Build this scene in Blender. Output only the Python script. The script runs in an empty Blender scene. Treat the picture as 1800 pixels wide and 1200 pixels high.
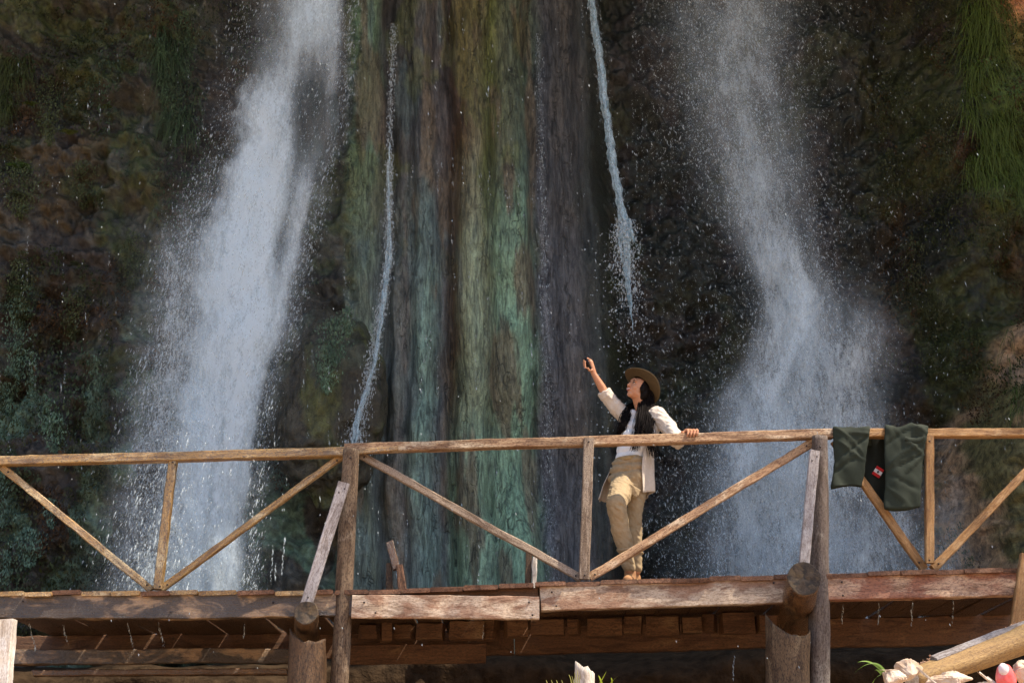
import bpy, bmesh, math, random
import numpy as np
from mathutils import Vector, Matrix, Quaternion, noise as mnoise
random.seed(11); RNG = np.random.default_rng(11)
sc = bpy.context.scene
COL = sc.collection
R = math.radians

# ------------------------------------------------------------------ camera, sky, sun, exposure
F, PITCH, ROLL = 2250.0, 21.0, 1.7
cd = bpy.data.cameras.new('camera'); cam = bpy.data.objects.new('camera', cd); COL.objects.link(cam)
cd.sensor_width = 36; cd.lens = F*36/1800; cd.clip_start = .05; cd.clip_end = 500
CM = Matrix.Rotation(R(90+PITCH), 3, 'X') @ Matrix.Rotation(R(-ROLL), 3, 'Z')
cam.matrix_world = CM.to_4x4(); sc.camera = cam
SUN = Vector((.50, -.20, .85)).normalized()
el = math.asin(SUN.z)
w = bpy.data.worlds.new('World'); sc.world = w; w.use_nodes = True
wn = w.node_tree.nodes; wl = w.node_tree.links
sky = wn.new('ShaderNodeTexSky'); sky.sky_type = 'NISHITA'; sky.sun_disc = False
sky.sun_elevation = el; sky.sun_rotation = math.atan2(SUN.x, SUN.y)
wl.new(sky.outputs[0], wn['Background'].inputs[0]); wn['Background'].inputs[1].default_value = .15
sl = bpy.data.lights.new('sun', 'SUN'); sl.energy = 4.7; sl.angle = R(.5); sl.color = (1, .87, .70)
so = bpy.data.objects.new('sun', sl); COL.objects.link(so)
so.rotation_euler = SUN.to_track_quat('Z', 'Y').to_euler()
sc.view_settings.view_transform = 'Standard'; sc.view_settings.look = 'None'
sc.view_settings.exposure = 0.95; sc.view_settings.gamma = 1
sc.cycles.transparent_max_bounces = 40

def at(px, py, Y):
    d = CM @ Vector(((px-900)/F, (600-py)/F, -1))
    return d*(Y/d.y)
CMn = np.array(CM)
def at_np(px, py, Y):
    v = np.stack([(px-900)/F, (600-py)/F, -np.ones_like(px)], -1) @ CMn.T
    return v*(Y/v[..., 1])[..., None]
def proj_np(P):
    c = P @ CMn
    return 900 + F*c[..., 0]/-c[..., 2], 600 - F*c[..., 1]/-c[..., 2]

# ------------------------------------------------------------------ noise (numpy)
def _h(i, j, k, s):
    n = (i*374761393 + j*668265263 + k*2147483647 + s*974634777) & 0xffffffff
    n = ((n ^ (n >> 13))*1274126177) & 0xffffffff
    return ((n ^ (n >> 16)) & 0xffff)/65535.0
def vnoise(x, y, z=0, s=0):
    x, y, z = np.broadcast_arrays(np.asarray(x, float), np.asarray(y, float), np.asarray(z, float))
    i, j, k = (np.floor(a).astype(np.int64) for a in (x, y, z))
    u, v, t = x-i, y-j, z-k
    u, v, t = (a*a*(3-2*a) for a in (u, v, t))
    r = 0
    for a in (0, 1):
        for b in (0, 1):
            for c in (0, 1):
                r = r + (u if a else 1-u)*(v if b else 1-v)*(t if c else 1-t)*_h(i+a, j+b, k+c, s)
    return r*2-1
def fbm(x, y, z=0, o=4, s=0):
    r = 0; A = 1; t = 0
    for q in range(o):
        r = r + A*vnoise(x*2**q, y*2**q, np.asarray(z)*2**q, s+q); t += A; A *= .5
    return r/t
def sstep(a, b, x):
    t = np.clip((x-a)/(b-a), 0, 1); return t*t*(3-2*t)

# ------------------------------------------------------------------ object helpers
def tag(o, label=None, cat=None, group=None, kind=None):
    for k, v in (('label', label), ('category', cat), ('group', group), ('kind', kind)):
        if v: o[k] = v
    return o
def empty(name, loc, label, cat, group=None):
    o = bpy.data.objects.new(name, None); COL.objects.link(o); o.location = loc
    o.empty_display_size = .1
    tag(o, label, cat, group); return o
def link(name, me, mat, parent=None, mw=None, smooth=True):
    o = bpy.data.objects.new(name, me); COL.objects.link(o)
    if mat: me.materials.append(mat)
    if smooth: me.polygons.foreach_set('use_smooth', [True]*len(me.polygons))
    if mw is not None: o.matrix_world = mw
    if parent is not None:
        o.parent = parent
        m = mw if mw is not None else Matrix.Identity(4)
        # parents are pure translations / rotations set before this call
        o.matrix_parent_inverse = PM(parent).inverted()
        o.matrix_basis = m
    return o
def PM(o):
    m = o.matrix_basis.copy()
    p = o.parent
    if p is not None: m = PM(p) @ o.matrix_parent_inverse @ m
    return m
def mesh_np(V, Fc):
    me = bpy.data.meshes.new('m'); me.from_pydata([tuple(v) for v in V], [], [tuple(f) for f in Fc]); me.update(); return me
def mesh_fast(V, T, k):
    """V (n,3), T (m,k) integer faces with k corners"""
    me = bpy.data.meshes.new('m'); V = np.asarray(V, np.float32); T = np.asarray(T, np.int32)
    me.vertices.add(len(V)); me.vertices.foreach_set('co', V.ravel())
    me.loops.add(T.size); me.loops.foreach_set('vertex_index', T.ravel())
    me.polygons.add(len(T)); me.polygons.foreach_set('loop_start', np.arange(0, T.size, k, dtype=np.int32))
    me.update(calc_edges=True); me.validate(); return me
def grid_faces(nu, nv):
    a = np.arange(nu*nv).reshape(nv, nu)
    return np.stack([a[:-1, :-1], a[:-1, 1:], a[1:, 1:], a[1:, :-1]], -1).reshape(-1, 4)
def set_col(me, name, arr):
    at_ = me.color_attributes.new(name, 'FLOAT_COLOR', 'POINT')
    a = np.ones((len(me.vertices), 4), np.float32); a[:, :arr.shape[1]] = arr
    at_.data.foreach_set('color', a.ravel())
def set_f(me, name, arr):
    a = me.attributes.new(name, 'FLOAT', 'POINT'); a.data.foreach_set('value', np.asarray(arr, np.float32).ravel())

# ------------------------------------------------------------------ materials
class NT:
    def __init__(s, name):
        s.m = bpy.data.materials.new(name); s.m.use_nodes = True; s.t = s.m.node_tree; s.t.nodes.clear()
        s.out = s.n('ShaderNodeOutputMaterial')
    def n(s, typ, props=None, **inp):
        nd = s.t.nodes.new(typ)
        for k, v in (props or {}).items(): setattr(nd, k, v)
        for k, v in inp.items():
            sock = nd.inputs[int(k[1:])] if k[0] == '_' and k[1:].isdigit() else nd.inputs[k.replace('_', ' ')]
            s.set(sock, v)
        return nd
    def set(s, sock, v):
        if isinstance(v, bpy.types.NodeSocket): s.t.links.new(v, sock)
        elif hasattr(v, 'outputs'): s.t.links.new(v.outputs[0], sock)
        else:
            if isinstance(v, tuple) and len(v) == 3 and sock.type == 'RGBA': v = (*v, 1)
            sock.default_value = v
    def mix(s, f, a, b, mode='MIX'):
        nd = s.t.nodes.new('ShaderNodeMix'); nd.data_type = 'RGBA'; nd.blend_type = mode
        s.set(nd.inputs[0], f); s.set(nd.inputs[6], a); s.set(nd.inputs[7], b); return nd.outputs[2]
    def math(s, op, a, b=0.0, c=0.0, clamp=False):
        nd = s.t.nodes.new('ShaderNodeMath'); nd.operation = op; nd.use_clamp = clamp
        s.set(nd.inputs[0], a); s.set(nd.inputs[1], b)
        if op in ('MULTIPLY_ADD',): s.set(nd.inputs[2], c)
        return nd.outputs[0]
    def ramp(s, f, lo, hi):
        nd = s.t.nodes.new('ShaderNodeMapRange'); nd.interpolation_type = 'SMOOTHSTEP'
        s.set(nd.inputs[0], f); nd.inputs[1].default_value = lo; nd.inputs[2].default_value = hi; return nd.outputs[0]
    def noise(s, vec, scale, detail=6, rough=.6, dist=0):
        return s.n('ShaderNodeTexNoise', Vector=vec, Scale=scale, Detail=detail, Roughness=rough, Distortion=dist).outputs[0]
    def vec(s, scale=(1, 1, 1), src='Object', loc=None):
        tc = s.n('ShaderNodeTexCoord')
        mp = s.n('ShaderNodeMapping', Vector=tc.outputs[src]); mp.inputs['Scale'].default_value = scale
        if loc is not None: s.t.links.new(loc, mp.inputs['Location'])
        return mp.outputs[0]
    def rnd(s):
        return s.n('ShaderNodeObjectInfo').outputs['Random']
    def bsdf(s, color, rough=.7, bump=None, bstr=.5, bdist=.01, spec=.5, **kw):
        b = s.n('ShaderNodeBsdfPrincipled'); s.set(b.inputs['Base Color'], color); s.set(b.inputs['Roughness'], rough)
        b.inputs['Specular IOR Level'].default_value = spec
        for k, v in kw.items(): s.set(b.inputs[k.replace('_', ' ')], v)
        if bump is not None:
            bp = s.n('ShaderNodeBump', Height=bump, Strength=bstr, Distance=bdist); s.t.links.new(bp.outputs[0], b.inputs['Normal'])
        s.t.links.new(b.outputs[0], s.out.inputs[0]); return b

def wood(name, ca, cb, patch, pamt=.45, dark=(.03, .02, .012), damt=.35, rough=.65, gs=1.0, wet=0, grime=5.0):
    """timber with grain along local X, pale patches of wear and, on rail_gold, painted highlights, dark dirt"""
    t = NT(name); r = t.rnd(); K = .78; ca, cb, patch = (tuple(K*q for q in c_) for c_ in (ca, cb, patch))
    off = t.n('ShaderNodeCombineXYZ', X=t.math('MULTIPLY', r, 37.0), Y=t.math('MULTIPLY', r, 11.0)).outputs[0]
    vg = t.vec((2.2*gs, 34*gs, 34*gs), loc=off); vi = t.vec((1.5, 3.2, 3.2), loc=off); vf = t.vec((9, 22, 22), loc=off)
    grain = t.noise(vg, 1.6, 6, .65, .6); big = t.noise(vi, 2.0, 5, .6, .8); fine = t.noise(vf, grime, 6, .75)
    knot = t.noise(t.vec((4, 9, 9), loc=off), 1.5, 3, .5, 1.5)
    c = t.mix(t.ramp(grain, .32, .68), ca, cb)
    c = t.mix(t.ramp(big, 1-pamt-.03, 1-pamt+.14), c, patch)
    c = t.mix(t.math('MULTIPLY', t.ramp(fine, .49, .57), damt), c, dark)
    stain = t.noise(t.vec((1.1, 6, 6), loc=off), 1.7, 6, .7, 1.2)
    c = t.mix(t.math('MULTIPLY', t.ramp(stain, .50, .60), .35+.3*damt), c, t.mix(1.0, c, (.26, .17, .10), 'MULTIPLY'))
    crack = t.n('ShaderNodeTexNoise', Vector=t.vec((.9, 26, 26), loc=off), Scale=1.7, Detail=2.0, Distortion=.3).outputs[0]
    c = t.mix(t.math('MULTIPLY', t.math('SUBTRACT', 1.0, t.ramp(t.math('ABSOLUTE', t.math('SUBTRACT', crack, .56)), .0, .010)), .7), c, dark)
    c = t.mix(t.math('MULTIPLY', t.ramp(knot, .64, .74), .6), c, dark)
    v = t.math('MULTIPLY_ADD', r, .35, .82)
    c = t.mix(1.0, c, t.n('ShaderNodeCombineColor', Red=v, Green=v, Blue=v).outputs[0], 'MULTIPLY')
    h = t.math('ADD', t.math('MULTIPLY', grain, .7), t.math('MULTIPLY', fine, .8))
    ro = t.math('MULTIPLY_ADD', t.ramp(fine, .35, .6), .3, rough-.33) if wet else rough
    t.bsdf(c, ro, h, .8, .012, spec=.9 if wet else .35)
    return t.m
def plain(name, c, c2=None, scale=30, rough=.8, bump=.3, spec=.3, bd=.004, **kw):
    t = NT(name); v = t.vec(); n = t.noise(v, scale, 5, .6)
    t.bsdf(t.mix(t.ramp(n, .3, .7), c, c2 or tuple(x*.7 for x in c)), rough, n, bump, bd, spec=spec, **kw); return t.m
M = {}
M['rail_gold'] = wood('rail_gold', (.46, .24, .06), (.68, .42, .13), (.95, .75, .42), .46, (.06, .03, .012), .92, .5, wet=1, grime=7)  # cream patch tone also paints in bright highlights on the left rail
M['rail_pale'] = wood('rail_pale', (.46, .27, .15), (.66, .45, .26), (.84, .68, .48), .45, (.14, .06, .03), .75, .65)
M['rail_speckled'] = wood('rail_speckled', (.45, .35, .25), (.55, .43, .32), (.6, .5, .4), .45, (.11, .07, .05), .95, .7, grime=12)
M['rail_amber'] = wood('rail_amber', (.40, .20, .06), (.58, .34, .14), (.60, .40, .2), .4, (.12, .05, .02), .4, .5)
M['beam_pink'] = wood('beam_pink', (.36, .15, .085), (.48, .22, .13), (.74, .50, .33), .52, (.09, .04, .03), .6, .6, gs=.5)
M['beam_pale'] = wood('beam_pale', (.46, .26, .16), (.54, .33, .21), (.86, .68, .50), .55, (.15, .07, .04), .5, .6, gs=.5)
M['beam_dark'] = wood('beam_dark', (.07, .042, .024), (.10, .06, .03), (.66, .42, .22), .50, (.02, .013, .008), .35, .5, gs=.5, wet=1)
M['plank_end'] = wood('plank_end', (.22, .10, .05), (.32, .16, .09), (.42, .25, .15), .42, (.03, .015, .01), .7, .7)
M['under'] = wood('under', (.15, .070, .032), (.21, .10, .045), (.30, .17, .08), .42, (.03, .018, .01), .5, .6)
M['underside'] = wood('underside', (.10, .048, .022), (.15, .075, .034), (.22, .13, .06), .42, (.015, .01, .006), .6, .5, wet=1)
M['block'] = wood('block', (.20, .095, .04), (.27, .135, .06), (.38, .23, .11), .45, (.04, .02, .01), .6, .6)
M['log_grey'] = wood('log_grey', (.16, .12, .10), (.24, .19, .155), (.36, .31, .26), .42, (.045, .03, .02), .7, .8, gs=.7)
M['log_brown'] = wood('log_brown', (.20, .13, .08), (.30, .21, .13), (.48, .38, .27), .42, (.05, .03, .02), .8, .8, gs=.7)
M['grey_plank'] = wood('grey_plank', (.38, .34, .33), (.48, .44, .43), (.58, .54, .53), .5, (.12, .09, .08), .6, .85)
M['log_dark'] = wood('log_dark', (.12, .065, .03), (.19, .105, .05), (.30, .17, .07), .4, (.02, .013, .008), .7, .55, gs=.6)
M['log_support'] = wood('log_support', (.17, .105, .055), (.27, .17, .09), (.36, .25, .14), .42, (.035, .02, .012), .8, .7, gs=.8)
M['log_wet'] = wood('log_wet', (.16, .08, .035), (.24, .12, .055), (.40, .22, .09), .45, (.02, .013, .008), .5, .4, gs=.6, wet=1)
t = NT('end_grain'); v = t.vec(); n = t.noise(v, 26, 6, .7); wv = t.n('ShaderNodeTexNoise', Vector=v, Scale=9.0, Detail=4.0, Distortion=1.5).outputs[0]
c = t.mix(t.ramp(n, .35, .65), (.018, .014, .010), (.075, .050, .030)); c = t.mix(t.ramp(wv, .5, .62), c, (.10, .068, .035)); t.bsdf(c, .8, n, .8, .01); M['end_grain'] = t.m
M['overlit'] = wood('overlit', (.80, .70, .58), (.9, .82, .72), (.98, .93, .86), .5, (.3, .2, .12), .4, .8)  # near-white wood: overexposed sun on stake and stump put into the colour
M['golden_log'] = wood('golden_log', (.42, .25, .09), (.52, .33, .13), (.58, .42, .22), .4, (.14, .08, .04), .5, .6, gs=.4)
M['skin'] = plain('skin', (.50, .245, .14), (.44, .205, .11), 25, .5, .1, Subsurface_Weight=.1)
M['lip'] = plain('lip', (.42, .12, .09), rough=.35)
M['teeth'] = plain('teeth', (.85, .80, .72), rough=.3)
M['eye_white'] = plain('eye_white', (.75, .72, .68), rough=.2)
M['black'] = plain('black', (.012, .012, .014), rough=.35)
M['cream'] = plain('cream', (.60, .53, .45), (.54, .47, .39), 60, .9, .3)
M['white_cloth'] = plain('white_cloth', (.82, .80, .77), (.75, .73, .70), 60, .9, .2)
M['khaki'] = plain('khaki', (.36, .27, .16), (.32, .235, .135), 40, .9, .3)
M['belt'] = plain('belt', (.40, .27, .12))
M['boot'] = plain('boot', (.42, .22, .10), (.30, .15, .07), 20, .8)
M['sole'] = plain('sole', (.10, .06, .04))
M['hat'] = plain('hat', (.075, .050, .022), (.060, .040, .018), 40, .9)
M['hat_band'] = plain('hat_band', (.05, .03, .015))
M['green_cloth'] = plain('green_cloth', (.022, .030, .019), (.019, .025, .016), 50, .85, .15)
M['green_dark'] = plain('green_dark', (.014, .018, .013), (.012, .015, .011), 50, .85, .15)  # darker copy of the trouser green: shade behind the rail put into colour
M['patch_red'] = plain('patch_red', (.62, .02, .02)); M['patch_white'] = plain('patch_white', (.8, .78, .76))
M['pink'] = plain('pink', (.85, .22, .22), (.80, .08, .07), 9, .3, .0, spec=.6)
M['pink_white'] = plain('pink_white', (.85, .72, .75), rough=.3)
M['stone_warm'] = plain('stone_warm', (.42, .28, .18), (.66, .55, .44), 11, .85, .8, bd=.02)
M['soil'] = plain('soil', (.30, .15, .09), (.50, .33, .22), 60, .95)
M['ledge'] = plain('ledge', (.022, .014, .008), (.050, .032, .018), 7, .95, 1.0, spec=.05, bd=.06)
M['nail'] = plain('nail', (.04, .03, .03), rough=.5)
t = NT('hair'); v = t.vec((60, 60, 8)); n = t.noise(v, 2, 4)
t.bsdf(t.mix(t.ramp(n, .35, .7), (.004, .003, .003), (.014, .010, .009)), .6, n, .3, .003, spec=.06); M['hair'] = t.m
def leafmat(name, trans=.3):
    t = NT(name); a = t.n('ShaderNodeAttribute', dict(attribute_name='tint')).outputs['Color']
    d = t.n('ShaderNodeBsdfPrincipled'); t.set(d.inputs['Base Color'], a); d.inputs['Roughness'].default_value = .55
    d.inputs['Specular IOR Level'].default_value = .3
    tr = t.n('ShaderNodeBsdfTranslucent', Color=a)
    mx = t.n('ShaderNodeMixShader', _0=trans, _1=d, _2=tr); t.t.links.new(mx.outputs[0], t.out.inputs[0]); return t.m
M['leaf'] = leafmat('leaf')

# cliff: tint attribute (what the rock, lime and moss are coloured) with procedural breakup
t = NT('wet_rock'); a = t.n('ShaderNodeAttribute', dict(attribute_name='tint')).outputs['Color']
fl = t.n('ShaderNodeAttribute', dict(attribute_name='flow')).outputs['Fac']
vi = t.vec((1, 1, 1)); vs = t.vec((1, 1, .14))
n1 = t.noise(vi, 9, 8, .7, .4); n2 = t.noise(vs, 22, 7, .72, .5); n3 = t.noise(vi, 40, 5, .7)
vor = t.n('ShaderNodeTexVoronoi', dict(feature='DISTANCE_TO_EDGE'), Vector=t.n('ShaderNodeMix', dict(data_type='VECTOR'), _0=.12, _4=vs, _5=t.n('ShaderNodeTexNoise', Vector=vi, Scale=6.0).outputs[1]).outputs[1], Scale=9.0).outputs[0]
nn = t.mix(fl, n1, n2)
c = t.mix(t.ramp(nn, .30, .72), t.mix(1.0, a, (.22, .23, .24), 'MULTIPLY'), t.mix(1.0, a, (1.65, 1.6, 1.5), 'MULTIPLY'))
c = t.mix(t.math('MULTIPLY', t.ramp(n3, .52, .68), .7), c, t.mix(1.0, a, (.35, .32, .28), 'MULTIPLY'))
crk = t.math('MULTIPLY', t.math('SUBTRACT', 1.0, t.ramp(vor, .0, .05)), t.math('MULTIPLY', fl, t.ramp(t.noise(vs, 5, 3), .45, .6)))
c = t.mix(t.math('MULTIPLY', crk, .65), c, (.008, .01, .009))
h = t.math('SUBTRACT', t.math('ADD', nn, t.math('MULTIPLY', n3, .35)), t.math('MULTIPLY', crk, .3))
t.bsdf(c, t.math('MULTIPLY_ADD', n3, .45, .18), h, .9, .04, spec=.45); M['rock'] = t.m

t = NT('ground'); v = t.vec(); n = t.noise(v, 3, 8, .65); n2 = t.noise(v, 30, 6, .7)
c = t.mix(t.ramp(n, .35, .65), (.34, .22, .13), (.50, .37, .25)); c = t.mix(t.ramp(n2, .55, .7), c, (.16, .10, .06))
t.bsdf(c, .9, t.math('ADD', n, t.math('MULTIPLY', n2, .3)), .9, .05); M['ground'] = t.m
t = NT('pool'); v = t.vec(); n = t.noise(v, 5, 4)
t.bsdf((.02, .035, .035), .08, n, .4, .05); M['pool'] = t.m

# water: aerated falling water, transparent where the attribute 'dens' is thin
def water_mat(name, col, fine=1.0, thr=(.25, .75), stretch=.16, sc_=26, amax=.93):
    t = NT(name); d = t.n('ShaderNodeAttribute', dict(attribute_name='dens')).outputs['Fac']
    sd = t.n('ShaderNodeAttribute', dict(attribute_name='seed')).outputs['Fac']
    loc = t.n('ShaderNodeCombineXYZ', X=t.math('MULTIPLY', sd, 13.0), Y=t.math('MULTIPLY', sd, 7.0)).outputs[0]
    v1 = t.vec((1, 1, stretch*1.6), loc=loc); v2 = t.vec((1, 1, .5), loc=loc)
    a = t.noise(v1, sc_, 5, .65, .4); b = t.noise(v2, 3.2, 5, .6, .5); g = t.noise(v2, sc_*2.4, 2, .6)
    q = t.math('ADD', t.math('MULTIPLY', a, .45), t.math('ADD', t.math('MULTIPLY', b, .45), t.math('MULTIPLY', g, .35)))
    q = t.math('MULTIPLY', t.math('SUBTRACT', q, .625), 2.6*fine)          # about -1..1
    al = t.math('MULTIPLY', d, t.math('ADD', 1.0, q), clamp=True)
    al = t.math('MULTIPLY', t.ramp(al, .0, 1.0), amax)
    df = t.n('ShaderNodeBsdfDiffuse', Color=(*col, 1)); tl = t.n('ShaderNodeBsdfTranslucent', Color=(*col, 1))
    mx = t.n('ShaderNodeMixShader', _0=.45, _1=df, _2=tl)
    tr = t.n('ShaderNodeBsdfTransparent')
    m2 = t.n('ShaderNodeMixShader', _0=al, _1=tr, _2=mx); t.t.links.new(m2.outputs[0], t.out.inputs[0]); return t.m
M['water'] = water_mat('falling_water', (.76, .86, .92), 1.3, stretch=.2)
M['water_spray'] = water_mat('spray_water', (.74, .84, .90), 2.0, sc_=34)
t = NT('droplets')
df = t.n('ShaderNodeBsdfDiffuse', Color=(.78, .88, .93, 1)); tl = t.n('ShaderNodeBsdfTranslucent', Color=(.78, .88, .93, 1))
gl = t.n('ShaderNodeBsdfGlossy', Color=(.9, .9, .9, 1), Roughness=.25)
m1 = t.n('ShaderNodeMixShader', _0=.45, _1=df, _2=tl); m2 = t.n('ShaderNodeMixShader', _0=.15, _1=m1, _2=gl)
m3 = t.n('ShaderNodeMixShader', _0=.60, _1=m2, _2=t.n('ShaderNodeBsdfTransparent')); t.t.links.new(m3.outputs[0], t.out.inputs[0]); M['drops'] = t.m
t = NT('solid_water'); v = t.vec((1, 1, .22)); n = t.noise(v, 46, 5, .75, .5); n2 = t.noise(t.vec((1, 1, .5)), 30, 4, .7)
df = t.n('ShaderNodeBsdfPrincipled'); t.set(df.inputs['Base Color'], t.mix(t.ramp(n, .35, .62), (.14, .26, .33), (.66, .80, .86))); df.inputs['Roughness'].default_value = .35
tl = t.n('ShaderNodeBsdfTranslucent', Color=(.6, .76, .84, 1)); m1 = t.n('ShaderNodeMixShader', _0=.35, _1=df, _2=tl)
al = t.math('MULTIPLY', t.ramp(n2, .32, .50), .93)
m2 = t.n('ShaderNodeMixShader', _0=al, _1=t.n('ShaderNodeBsdfTransparent'), _2=m1); t.t.links.new(m2.outputs[0], t.out.inputs[0]); M['jet'] = t.m

# ------------------------------------------------------------------ the cliff
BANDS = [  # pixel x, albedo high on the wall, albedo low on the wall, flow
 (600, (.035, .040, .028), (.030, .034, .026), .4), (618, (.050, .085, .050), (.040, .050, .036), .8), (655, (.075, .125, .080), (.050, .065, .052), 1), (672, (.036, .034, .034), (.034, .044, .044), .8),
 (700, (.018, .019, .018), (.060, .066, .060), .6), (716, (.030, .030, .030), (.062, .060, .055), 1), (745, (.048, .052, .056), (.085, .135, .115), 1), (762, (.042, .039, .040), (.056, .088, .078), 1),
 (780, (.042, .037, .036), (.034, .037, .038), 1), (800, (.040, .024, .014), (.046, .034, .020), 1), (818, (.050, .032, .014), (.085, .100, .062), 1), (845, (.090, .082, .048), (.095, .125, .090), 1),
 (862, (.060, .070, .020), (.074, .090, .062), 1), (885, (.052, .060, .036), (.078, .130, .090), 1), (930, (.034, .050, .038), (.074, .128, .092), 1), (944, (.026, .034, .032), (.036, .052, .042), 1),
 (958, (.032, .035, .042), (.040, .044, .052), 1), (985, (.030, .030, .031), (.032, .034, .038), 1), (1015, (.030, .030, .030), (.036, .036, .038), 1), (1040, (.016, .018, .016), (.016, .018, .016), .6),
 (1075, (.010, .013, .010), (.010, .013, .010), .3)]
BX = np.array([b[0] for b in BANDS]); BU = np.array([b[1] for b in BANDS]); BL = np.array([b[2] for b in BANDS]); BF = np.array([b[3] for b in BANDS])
CTOP = 11.0
def cliff_y(X, Z):
    px = 900 + X*F/14.4*.94; n = fbm(X*.7+3, Z*.5, 0, 3, 1)
    Y = 14.5 + .35*n
    left = 1-sstep(600, 640, px); cen = sstep(590, 630, px)*(1-sstep(1035, 1070, px)); right = sstep(1050, 1120, px)
    Y = Y - left*(.2 + .0009*np.clip(600-px, 0, 900)) + right*.7
    Y = Y + (left + right)*(.50*fbm(X*1.3, Z*1.5, 5, 5, 7) + .20*np.abs(fbm(X*2.2, Z*3.4, 8, 3, 27)) + .12*np.abs(fbm(X*6, Z*5, 2, 3, 17)) + .07*fbm(X*13, Z*11, 4, 4, 37))
    # rounded lime columns in the middle
    xw = px + 16*vnoise(Z*.5, 3, 0, 4) + 5*vnoise(Z*1.6, px*.01, 0, 5)
    colm = 0
    for c0, hw, am in ((636, 38, .30), (706, 20, .14), (745, 24, .22), (778, 18, .14), (838, 34, .30), (905, 42, .34), (968, 30, .14), (1010, 32, .12)):
        u = np.clip(1-((xw-c0)/hw)**2, 0, 1); colm = np.maximum(colm, am*np.sqrt(u))
    Y = Y - cen*(colm + .03*np.abs(fbm(X*7, Z*5, 1, 4, 29)) + .06*fbm(X*9, Z*1.1, 3, 5, 9) + .03*fbm(X*24, Z*2.5, 3, 3, 19)) + cen*.1
    # bank on the right coming forward
    pz = 600-(Z-5.3)*F/14.4*.9
    edge = 1650 + 30*vnoise(Z*1.2, 0, 0, 3)
    bank = sstep(0, 140, px-edge+np.clip((760-pz)*-.0, 0, 1))
    lower = sstep(0, 120, (px-1610) - np.clip(800-pz, 0, 600)*.62 + 22*vnoise(Z*3, 1, 0, 6))
    Y = Y - bank*.9 - lower*1.35 - lower*.16*fbm(X*5, Z*7, 3, 4, 23)
    # unseen overhang added above the picture to keep sun off the wall
    k = np.clip(Z-CTOP, 0, None)
    Y = Y - np.minimum(k*3.2, 4.2) - .5*np.clip(k, 0, 1)*fbm(X*.8, Z, 0, 3, 31)
    return Y
def cliff_tint(px, py, X, Z):
    n = fbm(X*1.3, Z*1.0, 0, 5, 41); n2 = fbm(X*3.1, Z*2.2, 4, 5, 47); n3 = fbm(X*.9+9, Z*.7, 8, 4, 53)
    def mixc(c, col, m): return c + (np.array(col)-c)*m[..., None]
    c = np.zeros(px.shape+(3,)) + np.array((.020, .018, .012))
    # left wall: brown moss, olive, violet grey stone, pale green patches
    c = mixc(c, (.038, .027, .012), sstep(.0, .35, n3)*.8)
    c = mixc(c, (.030, .040, .013), sstep(-.05, .25, n)*.9)
    c = mixc(c, (.044, .044, .040), sstep(.12, .35, n2)*.75)
    c = mixc(c, (.018, .014, .012), sstep(.1, .3, fbm(X*2.2, Z*2.6, 1, 4, 59))*.8)
    low = sstep(430, 700, py)*(1-sstep(560, 620, px))
    gp = sstep(.10, .17, fbm(X*2.3, Z*1.5, 12, 3, 61))
    c = mixc(c, (.060, .100, .070), gp*low)
    c = mixc(c, (.050, .048, .048), sstep(.1, .3, -n2)*.5*low)
    f = np.zeros(px.shape)
    # middle columns
    xw = px + 14*vnoise(py*.006, 3, 0, 4) + 7*vnoise(py*.02, px*.02, 0, 5) + 3*vnoise(py*.05, px*.09, 0, 15)
    spread = 1 + .00009*(py-500)
    xw = (xw-840)/np.clip(spread, .8, 1.2)+840
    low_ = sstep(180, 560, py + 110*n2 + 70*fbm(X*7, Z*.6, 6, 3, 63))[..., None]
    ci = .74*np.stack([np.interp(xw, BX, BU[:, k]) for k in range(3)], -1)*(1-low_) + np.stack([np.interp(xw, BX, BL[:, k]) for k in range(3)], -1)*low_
    fi = np.interp(xw, BX, BF)
    ci = mixc(ci, (.072, .124, .088), sstep(640, 860, py+60*n)*sstep(780, 796, px)*(1-sstep(932, 945, px))*.7)
    ci = mixc(ci, (.044, .064, .066), sstep(.05, .3, fbm(X*5, Z*1.0, 2, 3, 67))*(fi)*.55*(1-sstep(800, 830, px)))
    ci = mixc(ci, (.056, .044, .030), sstep(.10, .3, fbm(X*6, Z*.8, 7, 4, 71))*(fi)*.75*(1-.8*sstep(935, 950, px)))
    ci = mixc(ci, (.055, .064, .018), sstep(.16, .3, fbm(X*4, Z*1.5, 3, 4, 73))*.35*(1-sstep(300, 600, py))*(1-sstep(900, 940, px)))
    m = sstep(597, 612, px+8*n2)*(1-sstep(1065, 1080, px))
    m = m*(1-(1-sstep(440, 600, py))*0)
    c = c + (ci-c)*m[..., None]; f = fi*m
    # dark wet stretch behind the right fall
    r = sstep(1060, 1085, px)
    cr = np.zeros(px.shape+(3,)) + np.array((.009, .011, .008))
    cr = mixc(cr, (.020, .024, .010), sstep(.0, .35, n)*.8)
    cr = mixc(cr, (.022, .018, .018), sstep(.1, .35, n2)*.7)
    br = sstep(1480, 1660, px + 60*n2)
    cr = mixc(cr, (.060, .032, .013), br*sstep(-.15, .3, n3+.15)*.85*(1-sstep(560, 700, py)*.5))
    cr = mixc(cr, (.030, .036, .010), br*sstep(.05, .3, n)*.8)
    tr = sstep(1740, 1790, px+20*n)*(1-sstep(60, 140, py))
    cr = mixc(cr, (.42, .20, .10), tr)  # orange patch paints in sunlight at the top right corner
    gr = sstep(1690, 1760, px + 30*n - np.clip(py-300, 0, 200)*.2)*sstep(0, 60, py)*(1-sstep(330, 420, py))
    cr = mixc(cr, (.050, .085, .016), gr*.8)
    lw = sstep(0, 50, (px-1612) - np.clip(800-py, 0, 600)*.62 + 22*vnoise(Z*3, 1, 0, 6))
    lc = np.zeros(px.shape+(3,)) + np.array((.26, .175, .105))  # bank tint raised to paint in the warm light on it
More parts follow.
